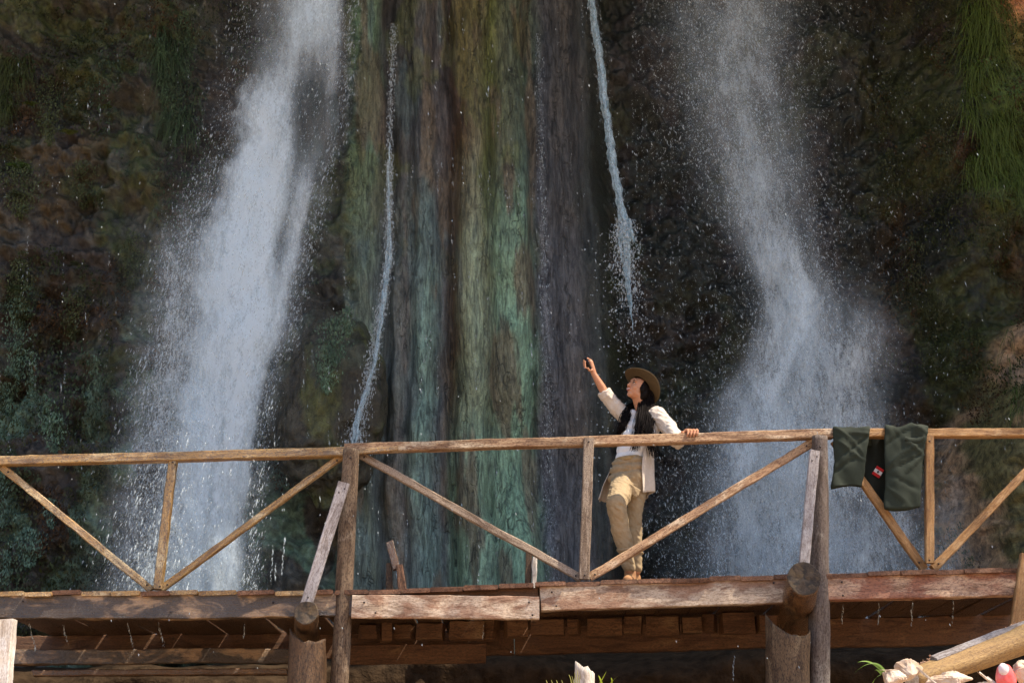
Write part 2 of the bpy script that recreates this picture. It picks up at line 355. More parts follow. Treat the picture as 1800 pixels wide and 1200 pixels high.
    lc = mixc(lc, (.105, .095, .042), sstep(-.05, .25, n2)); lc = mixc(lc, (.24, .19, .15), sstep(.1, .3, -n2)*sstep(.0, .2, n3+.1))
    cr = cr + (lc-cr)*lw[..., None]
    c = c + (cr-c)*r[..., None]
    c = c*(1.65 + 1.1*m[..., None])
    return np.clip(c, .003, 1), np.clip(f, 0, 1)
def sheet(x0, x1, nx, z0, z1, nz):
    X, Z = np.meshgrid(np.linspace(x0, x1, nx), np.linspace(z0, z1, nz)); return X, Z
xs = np.concatenate([np.linspace(-30, -7.2, 60, endpoint=False), np.linspace(-7.2, 7.2, 620), np.linspace(7.2, 30, 60)[1:]])
zs = np.concatenate([np.linspace(-2, 11.2, 470), np.linspace(11.2, 16, 30)[1:]])
X, Z = np.meshgrid(xs, zs); Y = cliff_y(X, Z)
P = np.stack([X, Y, Z], -1); pxv, pyv = proj_np(P)
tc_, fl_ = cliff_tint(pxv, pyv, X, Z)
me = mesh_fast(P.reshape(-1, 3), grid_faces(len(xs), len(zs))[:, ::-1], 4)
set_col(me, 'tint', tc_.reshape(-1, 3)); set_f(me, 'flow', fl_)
tag(link('cliff', me, M['rock']), kind='structure')
def cliff_at(px, py):
    Y = 14.3
    for _ in range(4):
        p = at(px, py, Y); Y = float(cliff_y(np.array([p.x]), np.array([p.z]))[0])
    return at(px, py, Y)

# ------------------------------------------------------------------ ground, pool
gx, gy = np.meshgrid(np.concatenate([np.linspace(-60, -8, 27)[:-1], np.linspace(-8, 8, 161), np.linspace(8, 60, 27)[1:]]), np.concatenate([np.linspace(-50, 2, 27)[:-1], np.linspace(2, 18, 161)]))
def ground_z(x, y):
    z = np.where(y < 9, -1.6 + .17*np.clip(y, -60, 9), -.07 - (y-9)*.55)
    z = np.clip(z, -1.7, 5) + .10*fbm(x*.8, y*.8, 0, 4, 77)
    md = np.exp(-(((x-3.2)/1.3)**2 + ((y-7.6)/.9)**2))
    z = z + .80*md + .16*md*fbm(x*4, y*4, 0, 4, 78)
    return z + np.where(y < -6, (-6-y)*.30, 0) 
gz = ground_z(gx, gy)
me = mesh_fast(np.stack([gx, gy, gz], -1).reshape(-1, 3), grid_faces(gx.shape[1], gx.shape[0]), 4)
tag(link('ground', me, M['ground']), kind='structure')
X, Yp = np.meshgrid(np.linspace(-25, 25, 60), np.linspace(10.2, 16, 20))
me = mesh_fast(np.stack([X, Yp, -1.15+.02*vnoise(X*3, Yp*3)], -1).reshape(-1, 3), grid_faces(60, 20), 4)
tag(link('water', me, M['pool']), kind='structure')

# rock ledge the water lands behind
X, Zl = np.meshgrid(np.linspace(-14, 14, 420), np.linspace(-2, 2.1, 70))
Yl = 12.75 + .12*fbm(X*1.5, Zl*2, 9, 5, 91) - .12*np.abs(fbm(X*4, Zl*5, 2, 3, 92)) + 1.3*sstep(1.45, 2.1, Zl+.12*vnoise(X*1.3, 0, 0, 93))
Zl = np.minimum(Zl, 1.72+.08*vnoise(X*2, Yl, 0, 94))
P = np.stack([X, Yl, Zl], -1).reshape(-1, 3); me = mesh_fast(P, grid_faces(420, 70)[:, ::-1], 4)
nz = fbm(P[:, 0]*2, P[:, 2]*2, 0, 4, 95); tag(link('rock_ledge', me, M['ledge']), kind='structure')
# ------------------------------------------------------------------ boulders
def rock(name, c, r, seed, mat, sub=5, parent=None, amp=.25, fr=2.0, tint=None):
    bm = bmesh.new(); bmesh.ops.create_icosphere(bm, subdivisions=sub, radius=1)
    V = np.array([v.co[:] for v in bm.verts])
    d = 1 + amp*fbm(V[:, 0]*fr+seed, V[:, 1]*fr, V[:, 2]*fr, 5, seed) + .35*amp*np.abs(fbm(V[:, 0]*fr*3, V[:, 1]*fr*3, V[:, 2]*fr*3, 3, seed+5))
    V = V*d[:, None]*np.array(r)
    for v, q in zip(bm.verts, V): v.co = q
    me = bpy.data.meshes.new(name); bm.to_mesh(me); bm.free()
    if tint is not None:
        n = fbm(V[:, 0]*2.5, V[:, 1]*2.5, V[:, 2]*1.6, 4, seed+3); m = sstep(-.05, .2, n)[:, None]
        n2 = fbm(V[:, 0]*4, V[:, 1]*4, V[:, 2]*2, 4, seed+8); m2 = sstep(.08, .2, n2)[:, None]
        cc = np.array(tint[0])*(1-m) + np.array(tint[1])*m; cc = cc*(1-m2)+np.array(tint[2])*m2
        set_col(me, 'tint', cc); set_f(me, 'flow', np.full(len(V), .35))
    return link(name, me, mat, parent, Matrix.Translation(c))
tag(rock('mossy_boulder', at(575, 715, 14.0), (.66, .55, 1.05), 3, M['rock'], 6, tint=((.040, .036, .022), (.075, .085, .026), (.060, .068, .045))),
    'mossy dark boulder right of the big left waterfall, its flank streaked pale green', 'boulder')
tag(rock('mossy_boulder', at(548, 215, 14.0), (.30, .40, .78), 9, M['rock'], 5, tint=((.020, .026, .024), (.035, .05, .045), (.05, .05, .045))),
    'rounded dark boulder near the top of the left waterfall with water spilling over it', 'boulder')

def leaves_mesh(C, size, tint, droop=.6, elong=2.2):
    """C (n,3) leaf centres -> bent two-triangle leaves"""
    n = len(C); d = RNG.normal(0, 1, (n, 3)); d[:, 2] -= droop*2; d[:, 1] -= .5; d /= np.linalg.norm(d, axis=1)[:, None]
    e = np.cross(d, RNG.normal(0, 1, (n, 3))); e /= np.linalg.norm(e, axis=1)[:, None]
    L = size[:, None]*d*elong/2; W = size[:, None]*e/2
    nrm = np.cross(d, e)*size[:, None]*.15
    V = np.stack([C-L, C+W+nrm, C+L, C-W+nrm], 1).reshape(-1, 3)
    i = (np.arange(n)*4)[:, None]; Fc = np.stack([np.concatenate([i, i+1, i+2], 1), np.concatenate([i, i+2, i+3], 1)], 1).reshape(-1, 3)
    me = mesh_fast(V, Fc, 3); set_col(me, 'tint', np.repeat(tint, 4, axis=0)); return me
def wall_pts(px, py, off=.04):
    Y = np.full(px.shape, 14.2)
    for _ in range(4):
        p = at_np(px, py, Y); Y = cliff_y(p[:, 0], p[:, 2])
    return at_np(px, py, Y-off)
# pale green moss drapes
def drape(pl_, label, tint, Y=None, dens=1.0):
    PXs, PYs = [], []
    for (cx, cy, rx, ry) in pl_:
        n = int(rx*ry*.62*dens); u = RNG.normal(0, .45, n); v = RNG.uniform(-1, 1, n); w_ = (1-v*.35)*np.sqrt(np.clip(1-v*v, .05, 1))
        PXs.append(cx+u*rx*w_); PYs.append(cy+v*ry)
    px = np.concatenate(PXs); py = np.concatenate(PYs)
    C = wall_pts(px, py, .05) if Y is None else at_np(px, py, np.full(len(px), Y)+RNG.uniform(-.05, .05, len(px)))
    C[:, 1] -= RNG.uniform(0, .16, len(px)); tn = np.array(tint)*RNG.uniform(.6, 1.3, (len(px), 1))*(1+.4*fbm(px*.05, py*.03, 0, 2, 640))[:, None]
    return tag(link('hanging_moss', leaves_mesh(C, RNG.uniform(.008, .020, len(px)), tn*1.5, droop=1.6, elong=2.6), M['leaf']), label, 'moss', kind='stuff')
drape([(35, 600, 26, 70), (22, 690, 20, 40), (60, 660, 12, 40)], 'pale green moss hanging in a tongue at the left edge', (.085, .135, .090))
drape([(172, 690, 18, 60), (165, 740, 14, 30)], 'narrow pale moss drape left of the spray of the big waterfall', (.070, .105, .070))
drape([(100, 765, 26, 34), (85, 730, 16, 30)], 'pale green moss patch just above the handrail at the left', (.085, .140, .095))
drape([(55, 965, 34, 34), (10, 880, 16, 50), (15, 1000, 16, 30), (95, 905, 14, 26)], 'pale green moss below the handrail at the left edge', (.080, .135, .100))
drape([(310, 190, 26, 70), (330, 90, 18, 60), (290, 130, 18, 60)], 'dull green moss hanging beside the top of the left waterfall', (.050, .080, .040))
drape([(590, 605, 34, 40), (575, 655, 26, 40), (612, 570, 18, 24)], 'pale green moss draped over the upper right of the mossy boulder', (.085, .135, .085), Y=13.40)
drape([(40, 520, 30, 60), (130, 560, 26, 40), (40, 340, 40, 50), (150, 330, 34, 40), (235, 460, 24, 50), (90, 200, 34, 60)], 'dark olive moss clumps bulging from the left wall', (.050, .062, .026))
drape([(1560, 330, 30, 60), (1600, 480, 30, 60), (1660, 240, 30, 60), (1640, 560, 26, 40), (1550, 200, 24, 50)], 'dark olive moss clumps right of the spray fall', (.045, .050, .020), dens=.8)
# ------------------------------------------------------------------ falling water
def edges_fn(tbl):
    a = np.array(tbl, float)
    return lambda y: [np.interp(y, a[:, 0], a[:, k]) for k in range(1, a.shape[1])]
LF = edges_fn([(-60, 448, 618, .60), (0, 440, 612, .62), (100, 424, 604, .66), (160, 410, 602, .8), (250, 398, 580, .92), (380, 352, 548, .95), (450, 326, 532, .95),
    (560, 318, 510, .95), (600, 318, 500, .95), (640, 308, 474, .95), (780, 288, 452, .88), (860, 282, 444, .66), (1040, 262, 436, .50), (1500, 250, 440, .45)])
def ell(px, py, cx, cy, rx, ry): return ((px-cx)/rx)**2 + ((py-cy)/ry)**2
def dens_left(px, py, lay):
    L, Rr, A = LF(py); wob = 9*vnoise(py*.02, lay*5.0, 0, 80+lay) + 5*vnoise(py*.07, lay*5.0, 0, 90+lay)
    L = L+wob*1.6; Rr = Rr+wob*.6; u = (px-L)/(Rr-L)
    st = fbm(u*7+lay*9, py*.0045, lay, 4, 84+lay) + .6*fbm(u*26+lay*5, py*.009, 2+lay, 3, 94+lay)
    lace = fbm(px*.05, py*.03, lay*3, 3, 99+lay)*(1-sstep(.2, .6, u))
    core = np.exp(-((u-np.interp(py, [0, 200, 400, 700], [.74, .45, .50, .55]))/np.interp(py, [0, 200, 600], [.36, .34, .44]))**2)
    d = sstep(-4, 44, px-L)*sstep(-3, 20, Rr-px)*A*(.34+.66*core)*(1+.55*st+.6*lace)
    hole = np.exp(-ell(px, py, 545, 190, 44, 120)**1.5); d = d*(1-.86*hole)
    ch = np.exp(-((px-(552-(py-90)*.17))/15)**2)*sstep(120, 220, py)*(1-sstep(430, 560, py)); d = d*(1-.5*ch)
    d = d*(1-.5*(1-sstep(110, 190, py))*(1-sstep(470, 540, px)))
    spr = .26*np.exp(-((px-(L-8))/np.interp(py, [0, 400, 1000], [30, 46, 80]))**2)*sstep(200, 560, py) + .10*np.exp(-((px-(L+Rr)/2)/(Rr-L))**2) + .10*np.exp(-((px-Rr)/20)**2)*sstep(0, 200, py)
    return d, spr
RF = edges_fn([(-60, 1270, 100, .24), (0, 1276, 100, .27), (130, 1290, 92, .31), (250, 1312, 84, .30), (380, 1345, 72, .32), (440, 1375, 56, .48), (500, 1398, 52, .66), (570, 1405, 56, .70),
    (640, 1388, 62, .66), (700, 1362, 78, .60), (790, 1350, 100, .58), (900, 1365, 130, .48), (1040, 1375, 155, .42), (1500, 1380, 170, .4)])
def dens_right(px, py, lay):
    c, wd, A = RF(py); c = c + 12*vnoise(py*.013, lay*3.0, 0, 180+lay); u = (px-c)/wd
    st = fbm(u*2.6+lay*9, py*.006, lay, 4, 184+lay) + .7*fbm(px*.035, py*.016, lay*2, 4, 194+lay)
    d = A*np.exp(-np.abs(u)**2.2)*(1+1.0*st)
    halo = .30*np.exp(-((px-(c+wd*1.2))/(wd*1.0))**2)*sstep(520, 700, py)*(1+.9*fbm(px*.016, py*.012, lay, 3, 270)) + .10*np.exp(-((px-c)/(wd*1.6))**2)
    halo = halo + .16*np.exp(-ell(px, py, 1500, 640, 70, 150)) + .10*np.exp(-ell(px, py, 1540, 600, 60, 60))
    return d, halo
def curtain(parent, name, fn, x0, x1, y0, y1, Y0, layers, mat, bulge, key, step=3, gain=1.0, cx=None):
    pxs = np.arange(x0, x1+1, step); pys = np.arange(y0, y1+1, step)
    PX, PY = np.meshgrid(pxs, pys)
    for L in range(layers):
        d, s = fn(PX, PY, L)
        q = (d if key == 0 else s)*gain
        c = cx(PY) if cx else (x0+x1)/2
        u = (PX-c)/((x1-x0)/2)
        Yy = Y0 - bulge*(1-np.clip(u*u, 0, 1)) - .16*L + .10*fbm(PX*.012, PY*.006, L*3, 4, 200+L)
        P = at_np(PX.astype(float), PY.astype(float), Yy)
        q = np.clip(q, 0, None)
        q = q*sstep(0, 25, PX-x0)*sstep(0, 25, x1-PX)
        V = P.reshape(-1, 3); q = q.ravel(); Fc = grid_faces(len(pxs), len(pys))[:, ::-1]
        keep = q[Fc].max(1) > .012; Fc = Fc[keep]
        used = np.unique(Fc); mp = np.full(len(V), -1); mp[used] = np.arange(len(used))
        me = mesh_fast(V[used], mp[Fc], 4)
        set_f(me, 'dens', np.clip(q[used], 0, 1)); set_f(me, 'seed', np.full(len(used), L*1.7+x0*.01))
        link(name, me, mat, parent)
OCT = np.array([(1, 0, 0), (0, 1, 0), (-1, 0, 0), (0, -1, 0), (0, 0, 1.0), (0, 0, -1.3)])
OCF = np.array([(0, 1, 4), (1, 2, 4), (2, 3, 4), (3, 0, 4), (1, 0, 5), (2, 1, 5), (3, 2, 5), (0, 3, 5)])
def drops(parent, px, py, Y, size, length, slant=0, name='spray_droplets'):
    n = len(px); C = at_np(px, py, Y)
    V = OCT[None]*np.stack([size, size, length], -1)[:, None, :]
    sl_ = slant if np.ndim(slant) else np.full(n, slant)
    V[:, :, 0] += V[:, :, 2]*(sl_[:, None] + RNG.normal(0, .08, n)[:, None])
    V = (V + C[:, None, :]).reshape(-1, 3)
    Fc = (OCF[None] + (np.arange(n)*6)[:, None, None]).reshape(-1, 3)
    o = link(name, mesh_fast(V, Fc, 3), M['drops'], parent); o['kind'] = 'stuff'; return o
def scatter(fn, x0, x1, y0, y1, n, pw=1.0):
    """rejection-sample pixels with probability fn(px,py)"""
    X = RNG.uniform(x0, x1, n*8); Yv = RNG.uniform(y0, y1, n*8); p = fn(X, Yv)**pw
    k = RNG.random(n*8) < p/ max(p.max(), 1e-6); X = X[k][:n]; Yv = Yv[k][:n]; return X, Yv

base = at(400, 1200, 13.5)
wf = empty('waterfall', (base.x, 13.6, -1.1), 'broad white waterfall pouring down the left side of the cliff', 'waterfall')
lfc = lambda y: (LF(y)[0]+LF(y)[1])/2
curtain(wf, 'water_curtain', dens_left, 180, 680, -60, 1130, 13.75, 3, M['water'], .35, 0, gain=1.0, cx=lfc)
curtain(wf, 'spray_veil', dens_left, 80, 640, -60, 1130, 13.3, 2, M['water_spray'], .2, 1, cx=lfc)
def pl(x, y):
    L, Rr, A = LF(y); g = np.exp(-((x-(L-6))/(22+.036*y))**2)*(.25+.75*sstep(150, 600, y)) + .55*np.exp(-((x-(Rr+6))/16)**2) + .15*sstep(0, 50, x-L)*sstep(0, 40, Rr-x)
    return np.where(y > 760, g*.8, g)
x, y = scatter(pl, 120, 660, 0, 1130, 19000)
s = RNG.gamma(2.0, .0012, len(x))+.0010
drops(wf, x, y, 13.1+RNG.uniform(-.5, .4, len(x)), s, s*RNG.uniform(1.2, 4.5, len(x)), .22)

wr = empty('waterfall', (at(1370, 1200, 14).x, 14.0, -1.1), 'scattered white spray fall on the right, behind the woman and the hanging trousers', 'waterfall')
rfc = lambda y: RF(y)[0]
curtain(wr, 'water_curtain', dens_right, 1080, 1720, -60, 1130, 14.3, 3, M['water_spray'], .3, 0, gain=.82, cx=rfc)
curtain(wr, 'spray_veil', dens_right, 1060, 1760, -60, 1130, 13.8, 2, M['water_spray'], .2, 1, cx=rfc)
def pr(x, y):
    c, wd, A = RF(y); c2 = c + 10*np.sin(y*.02)
    return np.exp(-np.abs((x-c2)/(wd*1.15))**2)*.9 + .30*np.exp(-np.abs((x-c2+20)/(wd*1.0+95))**2) + .022
x, y = scatter(pr, 1110, 1680, -10, 1130, 52000)
s = RNG.gamma(1.6, .0012, len(x))+.0010
drops(wr, x, y, 13.6+RNG.uniform(-.7, .7, len(x)), s, s*RNG.uniform(1.0, 3.6, len(x)), RNG.normal(0, .35, len(x)))

def rope(parent, pts, radii, Y, name='water_stream', seg=10, amp=.35, mat='jet', sub=7):
    P = []; Rr = []
    for i in range(len(pts)-1):
        m = max(2, int(abs(pts[i+1][1]-pts[i][1])/sub))
        for k in range(m):
            t = k/m; P.append((pts[i][0]*(1-t)+pts[i+1][0]*t, pts[i][1]*(1-t)+pts[i+1][1]*t)); Rr.append(radii[i]*(1-t)+radii[i+1]*t)
    P = np.array(P); Rr = np.array(Rr); n = len(P)
    C = at_np(P[:, 0] + 1.2*vnoise(P[:, 1]*.12, 0, 0, 300), P[:, 1], np.full(n, Y))
    a = np.linspace(0, 2*np.pi, seg, endpoint=False)
    rr = Rr[:, None]*(1 + amp*vnoise(P[:, 1][:, None]*.14, a[None]*1.7, 0, 301) + amp*.7*vnoise(P[:, 1][:, None]*.5, a[None]*2.5, 1, 302))
    rr = np.maximum(rr, .001)
    V = np.stack([C[:, 0:1]+rr*np.cos(a), C[:, 1:2]+rr*.6*np.sin(a), np.broadcast_to(C[:, 2:3], rr.shape)], -1).reshape(-1, 3)
    i = np.arange(n-1)[:, None]*seg; j = np.arange(seg)[None]; j2 = (j+1) % seg
    Fc = np.stack([i+j, i+j2, i+seg+j2, i+seg+j], -1).reshape(-1, 4)
    return link(name, mesh_fast(V, Fc, 4), M[mat], parent)
jt = empty('water_jet', at(1112, 600, 13.6), 'bright narrow jet of water shooting down above the hat of the woman', 'waterfall')
for k in range(4):
    dx = (-3.2, 3.0, 0, 1.2)[k]
    rope(jt, [(1034+dx, -40), (1041+dx, 10), (1053+dx, 90), (1064+dx, 190), (1078+dx, 290), (1090+dx, 360), (1099+dx*1.8, 395)], [.021, .022, .024, .024, .024, .024, .028], 13.6-.012*k, seg=9, amp=.8, name='water_strand')
for k in range(7):
    x0 = 1088+k*4; L_ = random.uniform(35, 80)
    rope(jt, [(1095+k*2, 385), (x0, 400+L_*.4), (x0+random.uniform(-3, 8), 395+L_)], [.016, .013, .001], 13.6-.02*k, seg=7, amp=1.0, name='water_strand')
for k in range(3):
    rope(jt, [(1099+k*3, 420), (1098+k*4, 470), (1104+k*2, 520), (1111+k, 560+14*k)], [.013, .016, .012, .001], 13.62-.01*k, seg=8, amp=1.0, name='water_strand')
n = 2600; y = 385+np.abs(RNG.normal(0, 95, n)); y = np.where(y > 640, 385+RNG.random(n)*200, y)
x = np.interp(y, [380, 470, 600, 700], [1098, 1100, 1112, 1116]) + RNG.normal(0, 1, n)*np.interp(y, [380, 420, 600], [7, 14, 18])
s = RNG.gamma(1.6, .0020, n)+.0012; drops(jt, x, y, 13.5+RNG.normal(0, .12, n), s, s*RNG.uniform(.9, 2.6, n))
n = 210; y = RNG.uniform(400, 860, n); x = 1085+RNG.normal(0, 34, n)
s = RNG.uniform(.003, .014, n); drops(jt, x, y, 13.4+RNG.normal(0, .15, n), s, s)
n = 1500; y = RNG.uniform(0, 390, n); x = np.interp(y, [0, 90, 190, 290, 390], [1041, 1053, 1064, 1078, 1098])+RNG.normal(0, 6, n)
s = RNG.gamma(2, .0009, n)+.0009; drops(jt, x, y, 13.5+RNG.normal(0, .05, n), s, s*3)

ts = empty('water_stream', at(622, 785, 13.3), 'thin twisting trickle of water left of the green lime columns, ending behind the handrail', 'waterfall')
for k in range(4):
    q = [(684, 250+40*k), (685, 360), (684, 450), (675, 510), (668, 560), (655, 640), (645, 690), (632, 730), (624, 760), (622, 830)]
    q = [(a+random.uniform(-1.6, 1.6)*(1+b/400), b) for a, b in q]
    rope(ts, q, [.004, .009, .011, .013, .012, .011, .012, .015, .018, .018], 13.32-.012*k, amp=1.1, seg=7, name='water_strand')
n = 6500; y = np.concatenate([RNG.uniform(40, 800, n//2), RNG.uniform(280, 810, n-n//2)]); x = np.interp(y, [40, 300, 450, 560, 690, 740, 800], [692, 684, 684, 668, 645, 630, 623])+RNG.normal(0, 1, n)*np.interp(y, [0, 300, 700, 800], [3.2, 3.5, 7, 13])
s = RNG.gamma(2, .0011, n)+.0009; drops(ts, x, y, 13.28+RNG.normal(0, .06, n), s, s*RNG.uniform(1, 4, n))
ct = empty('water_trickle', at(960, 1000, 13.8), 'faint streak of droplets down the slate coloured band right of the green column', 'waterfall')
n = 2600; y = RNG.uniform(60, 1030, n); x = np.interp(y, [0, 500, 1000], [944, 958, 968])+RNG.normal(0, 1, n)*np.interp(y, [0, 700, 1000], [2.5, 6, 9])
s = RNG.gamma(2, .0008, n)+.0008; drops(ct, x, y, 13.75+RNG.normal(0, .06, n), s, s*RNG.uniform(1, 4, n), name='droplets')
# loose drips all over the wall
n = 2600; bx = RNG.uniform(0, 1800, 330); by = RNG.uniform(-20, 950, 330)
k = RNG.integers(0, 330, n); x = bx[k]+RNG.normal(0, 1.2, n); y = by[k]+RNG.uniform(0, 75, n); x = x+(y-by[k])*.0
keep = (x < 1480) | (RNG.random(n) < .25); x = x[keep]; y = y[keep]
s = RNG.gamma(2, .0010, len(x))+.0011
o = drops(None, x, y, 13.0+RNG.uniform(-.3, .3, len(x)), s, s*RNG.uniform(1.5, 6, len(x)), -.08, name='dripping_water')
tag(o, 'strings of loose drops falling in front of the dark wet wall', 'water drops', kind='stuff')

# ------------------------------------------------------------------ plants on the wall
# moss and leaf mat on the left wall
n = 80000; px = RNG.uniform(-20, 620, n); py = RNG.uniform(-20, 1150, n)
m = fbm(px*.012, py*.010, 0, 4, 400); keep = ((m > -.06) & (px < LF(py)[0]+60) | ((m > .06) & (px < 640))) & (RNG.random(n) < .75); px, py, m = px[keep], py[keep], m[keep]
C = wall_pts(px, py) - np.array([0, 1, 0])*RNG.uniform(0, .12, (len(px), 1))
h = fbm(px*.02, py*.016, 5, 3, 410)[:, None]; g = fbm(px*.009, py*.009, 2, 3, 420)[:, None]
tn = np.array((.030, .038, .013))*(1-sstep(0, .3, h)) + np.array((.050, .026, .010))*sstep(0, .3, h)
gm = sstep(.05, .2, g); tn = tn*(1-gm)+np.array((.038, .058, .030))*gm
tn = tn*RNG.uniform(.5, 1.5, (len(px), 1))
me = leaves_mesh(C, RNG.uniform(.009, .026, len(px))*(1+.6*(RNG.random(len(px)) < .12)), tn*1.25, droop=1.1)
tag(link('moss_cover', me, M['leaf']), 'brown and olive moss with small hanging leaves covering the left wall', 'moss', kind='stuff')
n = 36000; px = RNG.uniform(1450, 1830, n); py = RNG.uniform(-20, 1000, n)
m = fbm(px*.012, py*.010, 0, 4, 500); keep = (m > .0) & (RNG.random(n) < sstep(1450, 1650, px)); px, py = px[keep], py[keep]
C = wall_pts(px, py) - np.array([0, 1, 0])*RNG.uniform(0, .12, (len(px), 1))
h = fbm(px*.02, py*.016, 5, 3, 510)[:, None]
tn = (np.array((.036, .044, .012))*(1-sstep(0, .3, h)) + np.array((.055, .028, .010))*sstep(0, .3, h))*RNG.uniform(.4, 1.4, (len(px), 1))
tag(link('moss_cover', leaves_mesh(C, RNG.uniform(.008, .024, len(px)), tn*1.3, droop=1.1), M['leaf']), 'dark brown and green moss mat on the shaded wall right of the spray', 'moss', kind='stuff')

def hanging_grass(px0, px1, py0, py1, n, label, tint, ln=(.15, .45)):
    px = RNG.uniform(px0, px1, n); py = py0 + (py1-py0)*RNG.random(n)**1.1
    ok = fbm(px*.02, py*.012, 0, 3, 600) > -.15; px, py = px[ok], py[ok]; n = len(px)
    C = wall_pts(px, py, .05); L = RNG.uniform(*ln, n)*(1+.5*fbm(px*.06, py*.06, 0, 2, 610)); dx = RNG.normal(0, .35, n)+.5*fbm(px*.05, py*.05, 4, 2, 611); dy = -RNG.uniform(.1, .5, n)
    S = 5; V = []; 
    t = np.linspace(0, 1, S)
    w_ = (.0045*(1-t)+.0008)
    for k in range(S):
        c = C + np.stack([dx*L*t[k], dy*L*math.sin(t[k]*2.2), -L*t[k]**1.6 + .12*L*math.sin(t[k]*3)], -1)
        V.append(c-np.array([w_[k], 0, 0])); V.append(c+np.array([w_[k], 0, 0]))
    V = np.stack(V, 1).reshape(-1, 3); base_ = (np.arange(n)*2*S)[:, None, None]
    q = np.array([[2*k, 2*k+1, 2*k+3, 2*k+2] for k in range(S-1)])
    Fc = (base_+q[None]).reshape(-1, 4); me = mesh_fast(V, Fc, 4)
    tn = np.repeat(np.array(tint)*RNG.uniform(.4, 1.6, (n, 1)), 2*S, axis=0); set_col(me, 'tint', tn)
    return tag(link('hanging_grass', me, M['leaf']), label, 'grass', kind='stuff')
hanging_grass(1690, 1810, -10, 330, 3200, 'bright green grass hanging from the ledge in the top right corner', (.085, .125, .022))
hanging_grass(1770, 1815, 560, 720, 500, 'strip of bright green grass at the right edge halfway down', (.06, .10, .018))
hanging_grass(280, 345, 40, 240, 900, 'tuft of dull green grass hanging left of the upper waterfall', (.045, .075, .03))
hanging_grass(0, 60, 100, 200, 500, 'small tuft of green grass near the upper left edge', (.05, .065, .018))

def fern_mesh(nf, L, seed, wide=1.0):
    rg = random.Random(seed); V = []; Fc = []
    for f in range(nf):
        a = rg.uniform(-1.5, 1.5); up = rg.uniform(.1, .8); l = L*rg.uniform(.7, 1.1)
        d = Vector((math.sin(a), -abs(math.cos(a))*.6-.25, up)).normalized(); side = d.cross(Vector((0, 0, 1))).normalized()
        n = 11; b = len(V)
        for k in range(n):
            t = k/(n-1); p = d*l*t + Vector((0, 0, -1))*l*.75*t*t; r_ = .004*(1-t)+.001
            V += [p-side*r_, p+side*r_, p+Vector((0, 0, -r_))]
        Fc += [(b+3*k, b+3*k+1, b+3*k+3) for k in range(n-1)] + [(b+3*k+1, b+3*k+4, b+3*k+3) for k in range(n-1)]
        for k in range(n):
            t = k/(n-1); p = d*l*t + Vector((0, 0, -1))*l*.75*t*t
            w_ = l*.26*math.sin(min(1, t*1.25+.18)*math.pi)**.8*wide if t < .98 else .002
            for s_ in (-1, 1):
                b = len(V); tip = p + side*s_*w_ + Vector((0, 0, -.25*w_)) + d*w_*.35
                q = d*l*.035
                V += [p-q, p+q, tip]; Fc.append((b, b+1, b+2) if s_ > 0 else (b, b+2, b+1))
    V = np.array([v[:] for v in V]); return V, np.array(Fc)
def fern(px, py, L, nf, label, tint, seed, cat='fern'):
    p = cliff_at(px, py); V, Fc = fern_mesh(nf, L, seed)
    me = mesh_fast(V, Fc, 3); set_col(me, 'tint', np.array(tint)*RNG.uniform(.7, 1.3, (len(V)//3, 1)).repeat(3, axis=0))
    o = link('fern', me, M['leaf'], None, Matrix.Translation(p+Vector((0, -.06, 0)))); tag(o, label, cat, 'ferns growing on the wall')
fern(40, 300, .34, 7, 'fresh green fern at the left edge, the brightest on the wall', (.07, .13, .035), 1)
fern(125, 240, .24, 6, 'small yellow green fern above and right of the brightest fern', (.075, .10, .025), 2)
fern(60, 190, .22, 6, 'small olive fern on brown moss near the upper left corner', (.06, .09, .02), 3)
fern(15, 265, .22, 5, 'dull grey green fern just above the brightest fern', (.04, .06, .03), 4)
fern(30, 350, .26, 6, 'grey green fern just below the brightest fern', (.05, .07, .045), 5)
fern(190, 195, .18, 5, 'tiny green fern between the left edge and the hanging grass tuft', (.06, .085, .02), 6)
fern(40, 515, .32, 7, 'pale green fern at the left edge halfway down the wall', (.05, .08, .04), 7)
fern(140, 470, .26, 6, 'dull olive fern on brown moss left of the spray', (.04, .055, .03), 8)
fern(1740, 90, .32, 8, 'light green drooping fern on the ledge in the top right corner', (.07, .11, .035), 9)
fern(1745, 225, .24, 6, 'pale drooping fern halfway down the right ledge grass', (.08, .11, .03), 10)
fern(1770, 470, .26, 7, 'brown withered fern on the right edge of the wall', (.11, .065, .02), 11)

